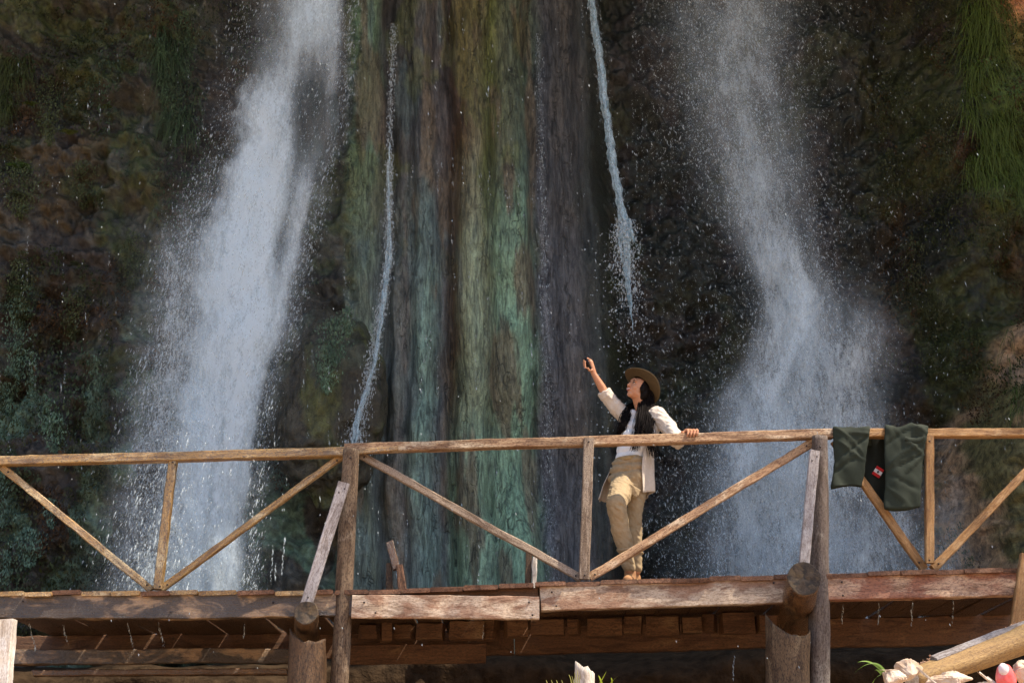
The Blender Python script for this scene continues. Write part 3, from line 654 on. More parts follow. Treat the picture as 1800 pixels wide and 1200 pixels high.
# ------------------------------------------------------------------ timber helpers
CNT = [0]
def frame_from(p0, p1, up=Vector((0, -1, 0))):
    x = (p1-p0).normalized(); z = (up - x*up.dot(x)).normalized(); y = z.cross(x)
    m = Matrix((x, y, z)).transposed().to_4x4(); m.translation = p0; return m
def beam(name, p0, p1, hgt, dep, mat, parent, rough=.004, up=Vector((0, -1, 0)), taper=1.0, chip=0.0, bev=.007):
    """rectangular timber from p0 to p1; hgt across, dep towards the viewer"""
    CNT[0] += 1; s = CNT[0]*7.3
    L = (p1-p0).length; n = max(3, int(L/.045)); cs = []
    b = bev
    sec = [(-.5, -.5, 1, 0), (.5, -.5, -1, 0), (.5, -.5, 0, 1), (.5, .5, 0, -1), (.5, .5, -1, 0), (-.5, .5, 1, 0), (-.5, .5, 0, -1), (-.5, -.5, 0, 1)]
    V = []
    for i in range(n+1):
        t = i/n; k = 1+(taper-1)*t
        for (a, c, da, dc) in sec:
            y = a*hgt*k+da*b; z = c*dep*k+dc*b; q = Vector((L*t*4, a*3+s, c*3))
            w1 = mnoise.noise(Vector((L*t*9, a*2+s, c*2)))*rough; w2 = mnoise.noise(Vector((L*t*9+50, a*2+s, c*2)))*rough
            bow = mnoise.noise(Vector((L*t*1.2, s, 0)))*rough*1.8
            ch = chip*max(0, mnoise.noise(q*2.2)-.15)
            ex = (mnoise.noise(Vector((s, a*4, c*4)))*rough*3) if i in (0, n) else 0
            V.append((L*t+ex, y*(1-ch)+w1+bow, z*(1-ch)+w2))
    S = len(sec); Fc = []
    for i in range(n):
        for j in range(S):
            Fc.append((i*S+j, i*S+(j+1) % S, (i+1)*S+(j+1) % S, (i+1)*S+j))
    Fc.append(tuple(range(S))[::-1]); Fc.append(tuple(n*S+j for j in range(S)))
    me = mesh_np(V, Fc); me.flip_normals()
    bm = bmesh.new(); bm.from_mesh(me); bmesh.ops.recalc_face_normals(bm, faces=bm.faces); bm.to_mesh(me); bm.free()
    return link(name, me, mat, parent, frame_from(p0, p1, up), smooth=False)
def logm(name, p0, p1, r0, r1, mat, parent, seg=20, amp=.10, cap_mat=None, flat=1.0, knots=0, bend=0.0, zs=1.0):
    CNT[0] += 1; s = CNT[0]*5.1; L = (p1-p0).length; n = max(4, int(L/.04)); V = []
    for i in range(n+1):
        t = i/n; r = r0+(r1-r0)*t
        for j in range(seg):
            a = 2*math.pi*j/seg
            q = 1 + amp*mnoise.noise(Vector((L*t*2.0+s, math.cos(a)*1.2, math.sin(a)*1.2))) + amp*.45*mnoise.noise(Vector((L*t*5+s, math.cos(a)*5, math.sin(a)*5)))
            V.append((L*t + (mnoise.noise(Vector((math.cos(a)*2, math.sin(a)*2, s+i)))*.020 if i in (0, n) else 0), r*q*math.cos(a)*flat + bend*math.sin(math.pi*t), r*q*math.sin(a)*zs))
    Fc = [(i*seg+j, i*seg+(j+1) % seg, (i+1)*seg+(j+1) % seg, (i+1)*seg+j) for i in range(n) for j in range(seg)]
    nf = len(Fc)
    for e, sg_ in ((0, 1), (n, -1)):      # weathered cut ends: rings of the sawn face, cupped and split
        prev = [e*seg+j for j in range(seg)]; base_v = [V[k] for k in prev]; xe = 0 if e == 0 else L
        for q in (.93, .75, .5, .25, .08):
            cur = []
            for j, bv in enumerate(base_v):
                dp = (.004 if q > .9 else .010*(1-q)) + .010*mnoise.noise(Vector((bv[1]*q*30, bv[2]*q*30, s))) + .022*max(0, mnoise.noise(Vector((math.cos(2*math.pi*j/seg)*2.2, math.sin(2*math.pi*j/seg)*2.2, s+3)))-.15)*(1-abs(q-.6)*1.5)
                cur.append(len(V)); V.append((xe+sg_*dp*(r0/.1) if q < .9 else bv[0], bv[1]*q, bv[2]*q))
            Fc += [(prev[j], prev[(j+1) % seg], cur[(j+1) % seg], cur[j]) for j in range(seg)]; prev = cur
        Fc.append(tuple(prev))
    me = mesh_np(V, Fc)
    bm = bmesh.new(); bm.from_mesh(me); bmesh.ops.recalc_face_normals(bm, faces=bm.faces); bm.to_mesh(me); bm.free()
    o = link(name, me, mat, parent, frame_from(p0, p1))
    if cap_mat:
        me.materials.append(cap_mat)
        for k in range(nf, len(Fc)): me.polygons[k].material_index = 1
    return o
PX = 10/F   # metres per target pixel at the railing

br = empty('footbridge', at(1000, 1030, 11), 'rustic timber footbridge with a crossed railing in front of the waterfalls', 'footbridge')
# handrail
for (a, b, h, mt) in (((-80, 814), (612, 795), 17, 'rail_gold'), ((606, 789), (1034, 776.5), 17, 'rail_pale'), ((1035, 776.3), (1462, 763), 17.5, 'rail_pale'), ((1463, 761.5), (1900, 761), 15.5, 'rail_amber')):
    beam('handrail', at(*a, 10.0), at(*b, 10.0), h*PX, .085, M[mt], br, .004, chip=.06)
beam('rail_splice', at(604, 797, 9.955), at(700, 788, 9.955), 9*PX, .02, M['rail_gold'], br, .002)
# uprights
beam('upright', at(305, 806, 10.0), at(278, 1036, 10.0), 15*PX, .062, M['rail_gold'], br, .006, chip=.12)
beam('upright', at(1035, 771, 9.95), at(1027, 1018, 9.95), 18.5*PX, .05, M['rail_speckled'], br, .003)
beam('upright', at(1634, 767, 9.97), at(1634, 990, 9.97), 15*PX, .05, M['rail_amber'], br, .003)
# crossing braces
for (a, b, h, mt) in (((5, 822), (268, 1036), 13, 'rail_gold'), ((283, 1035), (602, 801), 12, 'rail_gold'), ((633, 799), (1021, 1017), 13.5, 'rail_speckled'),
                      ((1036, 1015), (1430, 777), 15, 'rail_pale'), ((1466, 775), (1625, 1001), 15, 'rail_amber'), ((1640, 1000), (1860, 768), 14, 'rail_amber')):
    beam('brace', at(*a, 10.03), at(*b, 10.03), h*PX, .05, M[mt], br, .005, chip=.12)
# log posts with grey planks
logm('log_post', at(617, 791, 9.93), at(586, 1420, 9.93), .066, .072, M['log_brown'], br, cap_mat=M['end_grain'])
logm('log_post', at(1441, 767, 9.93), at(1438, 1420, 9.93), .064, .092, M['log_grey'], br, cap_mat=M['end_grain'], amp=.14)
for (a, b, h) in (((605, 848), (537, 1066), 21), ((1432, 792), (1412, 1006), 18)):
    o = beam('grey_plank', at(*a, 9.80), at(*b, 9.74), h*PX, .028, M['grey_plank'], br, .003)
    for q in ((.05, .02), (.09, -.015), (.93, .0)):
        bm = bmesh.new(); bmesh.ops.create_cone(bm, cap_ends=True, segments=8, radius1=.007, radius2=.005, depth=.008)
        me = bpy.data.meshes.new('nail'); bm.to_mesh(me); bm.free(); L_ = (at(*a, 9.8)-at(*b, 9.74)).length
        link('nail', me, M['nail'], o, o.matrix_basis @ Matrix.Translation((q[0]*L_, q[1], .016)))
for (x, y, Y) in ((303, 812, 9.955), (308, 816, 9.955), (281, 1030, 9.96), (1035, 776, 9.918), (1028, 1010, 9.918), (1634, 775, 9.935), (1634, 984, 9.935), (640, 803, 9.998), (1012, 1011, 9.998), (1046, 1009, 9.998), (1418, 783, 9.998), (1616, 988, 9.998), (1650, 990, 9.998), (14, 829, 9.998), (258, 1027, 9.998), (294, 1027, 9.998), (592, 809, 9.998),
                  (616, 804, 9.86), (1442, 785, 9.86), (640, 1058, 9.808), (660, 1076, 9.808), (930, 1058, 9.808), (936, 1080, 9.808), (970, 1040, 9.872), (978, 1064, 9.872), (1360, 1024, 9.872), (1480, 1022, 9.872), (1482, 1046, 9.872), (40, 1056, 9.88), (300, 1075, 9.88), (480, 1058, 9.88)):
    bm = bmesh.new(); bmesh.ops.create_cone(bm, cap_ends=True, segments=8, radius1=.008, radius2=.006, depth=.008, matrix=Matrix.Rotation(R(90), 4, 'X'))
    me = bpy.data.meshes.new('nail'); bm.to_mesh(me); bm.free(); link('nail', me, M['nail'], br, Matrix.Translation(at(x, y, Y)))
# cross logs carrying the deck, ends towards the viewer
logm('cross_log', at(1413, 1016, 9.35), at(1390, 1112, 10.9), .122, .135, M['log_wet'], br, cap_mat=M['end_grain'], amp=.10)
logm('cross_log', at(538, 1076, 9.55), at(541, 1140, 10.9), .088, .10, M['log_dark'], br, cap_mat=M['end_grain'], amp=.12)
def forked_post(c_top, c_bot, Y, hw, mt, notch, name='support_post', sc_=1.0):
    o = logm(name, at(*c_top, Y), at(*c_bot, Y), hw, hw*1.08, M[mt], br, amp=.13, seg=28)
    me = o.data
    for v in me.vertices:      # notch cut to hold the cross log
        if v.co.x < .24:
            yy = v.co.y/hw; v.co.x = max(v.co.x, 0) + (notch*math.sqrt(max(0, 1-min(1, abs(yy)*.95)**2)) + .03*mnoise.noise(v.co*16) + .05*yy)*(1-v.co.x/.24)
    return o
forked_post((1384, 1084), (1382, 1420), 9.75, .155, 'log_support', .15)
forked_post((541, 1102), (538, 1420), 9.78, .138, 'log_dark', .12)
# deck planks across
YF, YB = 9.86, 12.05
def deck_y(px):   # height of the deck top edge in the picture
    return float(np.interp(px, [-80, 0, 250, 600, 800, 1000, 1200, 1440, 1640, 1900], [1040, 1038, 1037, 1037, 1031, 1021, 1015, 1008, 1001, 996]))
x = -75; k = 0
while x < 1880:
    wd = random.uniform(46, 66); gap = random.uniform(.5, 4) if x < 900 else random.uniform(.2, 1.2); xm = x+wd/2
    y = deck_y(xm)+4+random.uniform(-1.2, 1.2)
    p0 = at(xm, y, YF+random.uniform(-.03, .015)); p1 = p0.copy(); p1.y = YB+random.uniform(-.05, .1); p1.x += random.uniform(-.03, .03)
    pm = M['plank_end'] if xm > 560 else M['rail_gold' if k % 3 else 'plank_end']
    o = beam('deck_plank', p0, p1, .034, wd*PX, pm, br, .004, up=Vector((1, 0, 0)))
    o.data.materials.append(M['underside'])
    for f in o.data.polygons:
        if abs(f.normal.x) < .7 and f.center.x > .05: f.material_index = 1  # darker copy of the plank wood: shade under the deck put into colour
    x += wd+gap; k += 1
# long beams
def lbeam(a, b, h, Y, dep, mt, rough=.006, chip=.03, name='beam'):
    return beam(name, at(*a, Y), at(*b, Y), h*Y/F, dep, M[mt], br, rough, chip=chip)
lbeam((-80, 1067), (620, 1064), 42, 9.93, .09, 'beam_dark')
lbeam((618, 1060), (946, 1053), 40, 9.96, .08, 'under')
lbeam((619, 1066), (948, 1068), 40, 9.84, .05, 'beam_pale')
lbeam((949, 1052), (1432, 1034), 46, 9.92, .08, 'beam_pale')
lbeam((1448, 1033), (1900, 1020), 46, 9.92, .08, 'beam_pink')
z0 = at(1000, 1052, 9.92).z
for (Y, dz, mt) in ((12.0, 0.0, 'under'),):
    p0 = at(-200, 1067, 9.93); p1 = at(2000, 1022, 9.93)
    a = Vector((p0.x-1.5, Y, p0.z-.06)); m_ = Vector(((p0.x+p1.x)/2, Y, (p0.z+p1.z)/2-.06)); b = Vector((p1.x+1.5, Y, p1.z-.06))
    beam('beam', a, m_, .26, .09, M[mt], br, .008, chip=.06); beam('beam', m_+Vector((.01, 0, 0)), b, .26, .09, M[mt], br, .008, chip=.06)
# lower wet tie boards under the left span
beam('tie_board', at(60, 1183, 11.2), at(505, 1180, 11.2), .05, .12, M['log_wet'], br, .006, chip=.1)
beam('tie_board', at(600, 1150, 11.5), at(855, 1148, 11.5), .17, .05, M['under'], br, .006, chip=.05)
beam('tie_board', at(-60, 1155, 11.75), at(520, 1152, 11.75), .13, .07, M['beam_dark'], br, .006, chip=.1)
# added blocks standing in for lit plank undersides before the back beam
x = 632
while x < 1345:
    w_ = random.choice((20, 30, 38, 46, 58))+random.uniform(-4, 4); y = np.interp(x, [600, 850, 1345], [1112, 1105, 1096])+random.uniform(-2, 2)
    if not (915 < x < 930): beam('underside_block', at(x, y, 11.35+random.uniform(-.05, .05)), at(x+w_, y-.3, 11.35), random.uniform(.12, .18), .12, M[random.choice(('block', 'under', 'block'))], br, .007, chip=.08)
    x += w_+random.uniform(3, 16)
# back posts, mostly broken off
beam('broken_post', at(686, 952, 11.95), at(697, 1000, 11.95), .07, .06, M['log_wet'], br, .008, chip=.2)
beam('broken_post', at(683, 990, 11.98), at(684, 1060, 11.98), .055, .06, M['log_dark'], br, .008, chip=.2)
beam('broken_post', at(702, 992, 11.9), at(712, 1060, 11.9), .06, .05, M['plank_end'], br, .008, taper=1.4, chip=.2)
beam('broken_post', at(930, 962, 11.95), at(928, 1060, 11.95), .06, .07, M['log_dark'], br, .008, chip=.2)
beam('broken_post', at(941, 978, 11.9), at(940, 1040, 11.9), .05, .03, M['overlit'], br, .014, chip=.3)
# end stakes
beam('end_stake', at(1806, 975, 9.8), at(1786, 1112, 9.8), 24*PX, .05, M['rail_amber'], br, .005)

# ------------------------------------------------------------------ foreground things
beam_post = beam('sawn_stake', at(14, 1089, 8.6), at(-4, 1330, 8.6), 26*8.6/F, .09, M['overlit'], None, .006, chip=.08)
tag(beam_post, 'white stake with sun glare in its colour at the bottom left corner', 'stake')
st = logm('tree_stump', at(1028, 1173, 7.4), at(1030, 1420, 7.4), .078, .10, M['overlit'], None, cap_mat=M['overlit'], amp=.22, seg=14)
for v in st.data.vertices:
    if v.co.x < .1: v.co.y *= .72; v.co.x += .04*v.co.y/.07
tag(st, 'short white sunlit stump sticking up at the bottom centre', 'stump')
lg = empty('fallen_log', at(1700, 1200, 7.4), 'barkless golden log with a grey split top face lying in the bottom right corner', 'log')
lo = logm('trunk', at(1602, 1196, 7.3), at(1990, 1052, 7.9), .062, .098, M['golden_log'], lg, amp=.16, seg=24, cap_mat=M['overlit'])
beam('split_face', at(1642, 1161, 7.36), at(1990, 1029, 7.95), .055, .05, M['grey_plank'], lg, .006, chip=.15, up=Vector((0, -.5, .85)))
for (a, b, w_) in (((1735, 1189), (1752, 1203), 5), ((1722, 1183), (1760, 1212), 4), ((1612, 1172), (1650, 1205), 4)):
    tag(beam('stick', at(*a, 6.75), at(*b, 6.72), w_*6.75/F, .012, M['overlit'], None, .003), {1735: 'pale splinter of wood just left of the pink object', 1722: 'longer thin splinter beside the pale splinter near the pink object', 1612: 'thin stick lying between the pale rocks and the log'}[a[0]], 'stick')
def blob(name, c, r, seed, mat, label, cat, group=None, sub=4, amp=.45, fr=1.3):
    rg = random.Random(seed); bm = bmesh.new()
    for k in range(17):
        v = Vector((rg.gauss(0, 1), rg.gauss(0, 1), rg.gauss(0, 1))).normalized()*rg.uniform(.75, 1.15); bm.verts.new((v.x*r[0], v.y*r[1], v.z*r[2]))
    hull = bmesh.ops.convex_hull(bm, input=bm.verts[:]); bmesh.ops.delete(bm, geom=list({g for g in hull['geom_interior']+hull['geom_unused'] if isinstance(g, bmesh.types.BMVert)}), context='VERTS')
    bmesh.ops.bevel(bm, geom=bm.edges[:], offset=.006, segments=1, affect='EDGES')
    bmesh.ops.triangulate(bm, faces=bm.faces[:]); bmesh.ops.subdivide_edges(bm, edges=bm.edges[:], cuts=3, use_grid_fill=True)
    for v in bm.verts: v.co += v.co.normalized()*(.008*mnoise.noise(v.co*38+Vector((seed, 0, 0)))+.005*mnoise.noise(v.co*110))
    me = bpy.data.meshes.new(name); bmesh.ops.recalc_face_normals(bm, faces=bm.faces); bm.to_mesh(me); bm.free(); o = link(name, me, mat, None, Matrix.Translation(c), smooth=False); tag(o, label, cat, group); return o
blob('rock', at(1600, 1178, 7.05), (.13, .09, .06), 21, M['stone_warm'], 'largest pale broken rock at the foot of the fallen log', 'rock', 'broken rocks below the log')
blob('rock', at(1565, 1192, 6.9), (.08, .08, .05), 22, M['stone_warm'], 'brownish rock left of the largest pale rock, beside the grass blades', 'rock', 'broken rocks below the log')
blob('rock', at(1668, 1196, 6.8), (.13, .08, .05), 23, M['stone_warm'], 'flat crumbly rock right of the largest pale rock', 'rock', 'broken rocks below the log')
blob('rock', at(1720, 1210, 6.8), (.10, .08, .045), 24, M['stone_warm'], 'low rock just left of the pink object at the bottom edge', 'rock', 'broken rocks below the log')
blob('rock', at(1800, 1178, 6.75), (.06, .06, .085), 25, M['stone_warm'], 'brown rock in the bottom right corner beside the pink object', 'rock', 'broken rocks below the log')
# soil crumbs lying on the log and the bank behind it
V = []; Fc = []
for k in range(900):
    t = random.random(); px = 1600+215*t+random.uniform(-14, 14); py = 1181-(px-1600)*.385 + random.gauss(0, 4) - 4
    c = at(px, py, 7.85+random.uniform(-.1, .1)); r = random.uniform(.002, .008)*(2.0 if random.random() < .08 else 1); b = len(V)
    for q in OCT: V.append(c+Vector(q)*r*random.uniform(.7, 1.3))
    Fc += [tuple(int(i)+b for i in f) for f in OCF]
tag(link('soil_crumbs', mesh_np(V, Fc), M['soil'], smooth=False), 'reddish crumbs of soil spilled along the top of the fallen log', 'soil', kind='stuff')
# pink object
pk = empty('plastic_cup', at(1768, 1215, 6.7), 'shiny pink and red rounded plastic piece among rocks at the bottom right', 'plastic litter')
rk = rock('shell', at(1768, 1192, 6.7), (.048, .045, .075), 31, M['pink'], 4, parent=pk, amp=.12)
rk = rock('pale_top', at(1764, 1176, 6.668), (.026, .022, .032), 32, M['pink_white'], 3, parent=pk, amp=.15)
def blades(specs, name, label, tint, Y, wd=.006):
    V = []; Fc = []; T = []
    for (x0, y0, x1, y1, x2, y2) in specs:
        n = 12; b = len(V); tn = random.uniform(.7, 1.3)
        for k in range(n+1):
            t = k/n; px = (1-t)**2*x0+2*t*(1-t)*x1+t*t*x2; py = (1-t)**2*y0+2*t*(1-t)*y1+t*t*y2
            c = at(px, py, Y-.05*t); w_ = wd*(1-t)**.6+.0006; dx = Vector((w_*.8, .3*w_, w_*.6))
            V += [c-dx, c+dx+Vector((0, .002, 0))]; T += [tn, tn]
        Fc += [(b+2*k, b+2*k+1, b+2*k+3, b+2*k+2) for k in range(n)]
    me = mesh_np(V, Fc); set_col(me, 'tint', np.array(tint)*np.array(T)[:, None]); return tag(link(name, me, M['leaf']), label, 'grass')
blades([(1556, 1180, 1535, 1145, 1494, 1190), (1552, 1180, 1530, 1155, 1508, 1163), (1550, 1184, 1542, 1174, 1538, 1177), (1550, 1184, 1530, 1190, 1528, 1230)], 'grass_tuft', 'few arching green grass blades beside the rocks at the bottom right', (.16, .26, .04), 6.95, .007)
blades([(1045, 1215, 1055, 1200, 1066, 1179), (1062, 1215, 1070, 1200, 1087, 1187), (1058, 1215, 1060, 1200, 1052, 1186), (1066, 1215, 1080, 1200, 1074, 1190)], 'grass_tuft', 'yellow green grass blades on the right side of the white stump', (.34, .42, .04), 7.3, .010)
blades([(1005+3*k, 1215, 1006+3*k, 1195, 1000+5*k, 1180+random.uniform(-4, 10)) for k in range(5)] + [(965+9*k, 1215, 964+9*k, 1205, 960+9*k, 1194) for k in range(4)], 'grass_tuft', 'thin dry grass blades on the left side of the white stump', (.30, .30, .09), 7.25, .004)

# drips under the deck; left strings stand in for sunlight through plank gaps
V = []; Fc = []
x = []; y = []
for (a, b, n_) in ((1482, 1062, 14), (1545, 1060, 14), (1604, 1060, 16), (1676, 1058, 14), (52, 1098, 18), (110, 1096, 14), (224, 1096, 18), (278, 1096, 16), (1291, 1150, 18), (430, 1096, 10), (850, 1098, 10), (480, 960, 26), (500, 945, 26), (485, 990, 12)):
    for k in range(int(n_*1.3)): x.append(a+k/1.3*.7*(1 if a < 400 else -.25)+random.uniform(-1.3, 1.3)); y.append(b+k/1.3*2.6+random.uniform(-2, 2))
x = np.array(x); y = np.array(y); s = RNG.gamma(2, .0009, len(x))+.0010
o = drops(None, x, y, np.where(y > 1050, 10.2, 12.6), s, s*3.5, 0, name='drips_and_sun_streaks')
tag(o, 'strings of water drops under the bridge, some in place of sunlight through gaps', 'water drops', kind='stuff')
n = 160; x = RNG.uniform(100, 1800, n); y = RNG.uniform(0, 1190, n); s = RNG.uniform(.0025, .0055, n)
tag(drops(None, x, y, RNG.uniform(8.5, 9.6, n), s, s*RNG.uniform(1, 2.5, n), -.3, name='flying_drops'), 'loose bright drops flying in front of the bridge', 'water drops', kind='stuff')
# ------------------------------------------------------------------ person
def capsules(bm, pts, radii, seg=14):
    for p, r in zip(pts, radii):
        bmesh.ops.create_icosphere(bm, subdivisions=3, radius=r, matrix=Matrix.Translation(p))
    for a, b, ra, rb in zip(pts[:-1], pts[1:], radii[:-1], radii[1:]):
        d = b-a
        if d.length < 1e-4: continue
        m = Matrix.Translation((a+b)/2) @ d.to_track_quat('Z', 'Y').to_matrix().to_4x4()
        bmesh.ops.create_cone(bm, cap_ends=True, segments=seg, radius1=ra, radius2=rb, depth=d.length, matrix=m)
def ellipsoid(bm, m, c, r, sub=3):
    bmesh.ops.create_icosphere(bm, subdivisions=sub, radius=1, matrix=m @ Matrix.Translation(c) @ Matrix.Diagonal((*r, 1)))
def fuse(name, bm, vox, mat, parent, smooth=4, disp=0.0, dfr=(9, 9, 9), seed=0, fn=None):
    """union of overlapping solids, skinned over as one continuous surface"""
    me = bpy.data.meshes.new('t'); bm.to_mesh(me); bm.free()
    o = bpy.data.objects.new('t', me); COL.objects.link(o)
    r = o.modifiers.new('r', 'REMESH'); r.mode = 'VOXEL'; r.voxel_size = vox; r.use_smooth_shade = True
    s = o.modifiers.new('s', 'SMOOTH'); s.factor = .5; s.iterations = smooth
    dg = bpy.context.evaluated_depsgraph_get(); dg.update()
    m2 = bpy.data.meshes.new_from_object(o.evaluated_get(dg)); bpy.data.objects.remove(o)
    m2.materials.clear()
    if disp:
        n = len(m2.vertices); co = np.empty(n*3, np.float32); m2.vertices.foreach_get('co', co); co = co.reshape(-1, 3)
        nr = np.empty(n*3, np.float32); m2.vertices.foreach_get('normal', nr); nr = nr.reshape(-1, 3)
        q = co.astype(float)
        d = np.abs(fbm(q[:, 0]*dfr[0], q[:, 1]*dfr[1], q[:, 2]*dfr[2] + q[:, 0]*dfr[2]*.5, 3, 700+seed))*2-.35
        if fn is not None: d = d*fn(q)
        co = co + nr*(d*disp)[:, None]; m2.vertices.foreach_set('co', co.astype(np.float32).ravel()); m2.update()
    return link(name, m2, mat, parent)
DY = .12
def pa(x, y, Y): return at(x, y, Y+DY)
pr = empty('person', at(1108, 1016, 10.35), 'woman in a brown hat, open cream shirt and khaki trousers, raising a phone', 'person')
# head frame
hf = Vector((-.74, -.56, .42)).normalized(); hu = Vector((.32, .12, 1)); hu = (hu-hf*hu.dot(hf)).normalized(); hs = hf.cross(hu)
HM = Matrix((hs, hf, hu)).transposed().to_4x4(); HM.translation = pa(1120, 684.5, 10.36); HM = HM @ Matrix.Scale(.93, 4)
H = lambda *v: HM @ Vector(v)
sR = pa(1100, 733, 10.50); sL = pa(1158, 727, 10.34); neck = pa(1128, 722, 10.43)
pel = pa(1106, 832, 10.42); hipR = pa(1097, 843, 10.46); hipL = pa(1120, 843, 10.37)
kneeF = pa(1083, 886, 10.06); ankF = pa(1106, 1001, 10.20)
kneeB = pa(1116, 905, 10.36); ankB = pa(1119, 1003, 10.42)
elbR = pa(1067, 697, 10.42); wrR = pa(1044, 657, 10.36)
elbL = pa(1191, 776, 10.22); wrL = at(1203, 762, 10.17)
bm = bmesh.new()
ellipsoid(bm, HM, (0, -.012, .035), (.074, .092, .086)); ellipsoid(bm, HM, (0, .020, -.022), (.060, .066, .086))
ellipsoid(bm, HM, (0, .052, -.088), (.028, .030, .026)); ellipsoid(bm, HM, (0, .008, -.062), (.055, .055, .040))
for s in (-1, 1):
    ellipsoid(bm, HM, (s*.036, .055, -.022), (.026, .026, .028)); ellipsoid(bm, HM, (s*.030, .072, .036), (.026, .014, .009))
    ellipsoid(bm, HM, (s*.012, .096, -.024), (.009, .010, .008)); ellipsoid(bm, HM, (s*.074, -.005, 0), (.008, .018, .030))
capsules(bm, [H(0, .080, .028), H(0, .094, .004), H(0, .106, -.018)], [.009, .010, .0115])
ellipsoid(bm, HM, (0, .080, -.050), (.026, .014, .018)); ellipsoid(bm, HM, (0, .076, .055), (.045, .012, .022))
capsules(bm, [H(0, -.025, -.05), neck, neck-Vector((0, 0, .04))], [.052, .052, .06])
tor = [pa(1128, 733, 10.43), pa(1125, 758, 10.42), pa(1117, 790, 10.42), pa(1110, 815, 10.42), pel]
axis = Vector((.89, -.40, 0)).normalized()
for c, wdt, r in zip(tor, (.13, .125, .105, .095, .09), (.055, .10, .085, .078, .075)):
    for s in (-1, -.5, 0, .5, 1): ellipsoid(bm, Matrix.Translation(c), axis*s*(wdt-r*.6), (r, r, r*.9 if r > .06 else .06))
capsules(bm, [neck-Vector((0, 0, .035)), sR], [.05, .05]); capsules(bm, [neck-Vector((0, 0, .035)), sL], [.05, .05])
capsules(bm, [sR, elbR, (elbR*.55+wrR*.45), wrR], [.048, .040, .036, .024]); capsules(bm, [sL, elbL, (elbL*.5+wrL*.5), wrL], [.048, .040, .036, .026])
capsules(bm, [hipR, kneeF, ankF], [.068, .048, .036]); capsules(bm, [hipL, kneeB, ankB], [.068, .046, .036])
# raised right hand round the phone
pc = pa(1032.5, 640, 10.33)               # phone centre
palm = pa(1040, 645, 10.355)
capsules(bm, [wrR, palm, pa(1038, 637, 10.35)], [.024, .027, .024])
for k, (y0, ln) in enumerate(((631, 1.0), (634.5, 1.08), (638, 1.02), (641.5, .85))):
    a = pa(1038, y0+2, 10.345); b = pa(1033, y0-1, 10.372); c = pa(1033-5*ln, y0+.5, 10.36); d = pa(1033-6.5*ln, y0+3, 10.325); e = pa(1033-4*ln, y0+5, 10.30)
    capsules(bm, [a, b, c, d, e], [.0105, .0098, .009, .0085, .0075], 8)
capsules(bm, [pa(1040, 650, 10.34), pa(1036, 651, 10.315), pa(1033.5, 647, 10.295)], [.013, .0105, .009], 8)
# left hand curled over the handrail
zt = at(1210, 759, 10.0)
capsules(bm, [wrL, at(1207, 758.5, 10.09), at(1211, 757.5, 10.03)], [.026, .026, .022]); capsules(bm, [at(1210, 760, 10.09), at(1217, 757.5, 10.02)], [.022, .018])
for k, ln in enumerate((.86, 1.0, .96, .8)):
    x0 = 1206+k*5.6; y0 = 757.5-.15*k
    capsules(bm, [at(x0, y0, 10.03), at(x0+2.0, y0-2.0, 9.98), at(x0+3.5, y0-.5, 9.945), at(x0+3.0, y0+6*ln, 9.938), at(x0+2, y0+9.5*ln, 9.945)], [.0125, .0115, .0105, .0095, .008], 8)
capsules(bm, [at(1203, 760, 10.09), at(1200, 760.5, 10.02), at(1198.5, 759, 9.975)], [.014, .011, .0095], 8)
body = fuse('body', bm, .0042, M['skin'], pr, 3)
def loc_part(name, parts, mat, parent=pr, sub=3):
    bm = bmesh.new()
    for c, r in parts: ellipsoid(bm, HM, c, r, sub)
    me = bpy.data.meshes.new(name); bm.to_mesh(me); bm.free(); return link(name, me, M[mat], parent)
for s in (-1, 1):
    e = loc_part('eye', [((s*.030, .0765, .016), (.0125, .0080, .0030))], 'eye_white')
    loc_part('iris', [((s*.030+.000, .083, .017), (.0072, .004, .0050))], 'black', e)
    loc_part('eyelid', [((s*.030, .0805, .0225), (.0165, .007, .0024))], 'hair')
    loc_part('eyebrow', [((s*.031, .0865, .040), (.020, .005, .0034))], 'hair')
loc_part('lips', [((0, .0925, -.0435), (.024, .008, .0052)), ((0, .0905, -.0605), (.021, .008, .006))], 'lip')
loc_part('teeth', [((0, .0925, -.052), (.0205, .006, .0055))], 'teeth')
# hat
bm = bmesh.new(); HT = HM @ Matrix.Translation((0, -.030, .066)) @ Matrix.Rotation(R(21), 4, 'X')
nr, ns = 9, 48; rows = []
def brim(u, a): 
    rx, ry = .086+(.182-.086)*u, .104+(.206-.104)*u; x = math.cos(a)*rx; y = math.sin(a)*ry
    return Vector((x, y, .040*u*u*abs(math.cos(a))**2.2 - .012*u*u*abs(math.sin(a))+.004*math.sin(3*a)*u))
for side, dz in ((0, 0), (1, .005)):
    for i in range(nr):
        rows.append([bm.verts.new(HT @ (brim(i/(nr-1), 2*math.pi*j/ns)+Vector((0, 0, dz)))) for j in range(ns)])
for q in range(2):
    for i in range(nr-1):
        for j in range(ns):
            f = (rows[q*nr+i][j], rows[q*nr+i+1][j], rows[q*nr+i+1][(j+1) % ns], rows[q*nr+i][(j+1) % ns]); bm.faces.new(f if q == 0 else f[::-1])
for j in range(ns): bm.faces.new((rows[nr-1][j], rows[2*nr-1][j], rows[2*nr-1][(j+1) % ns], rows[nr-1][(j+1) % ns]))
me = bpy.data.meshes.new('brim'); bmesh.ops.recalc_face_normals(bm, faces=bm.faces); bm.to_mesh(me); bm.free()
hat = empty('hat', HM.translation, 'brown wide brimmed felt hat worn tipped back by the woman', 'hat')
link('brim', me, M['hat'], hat)
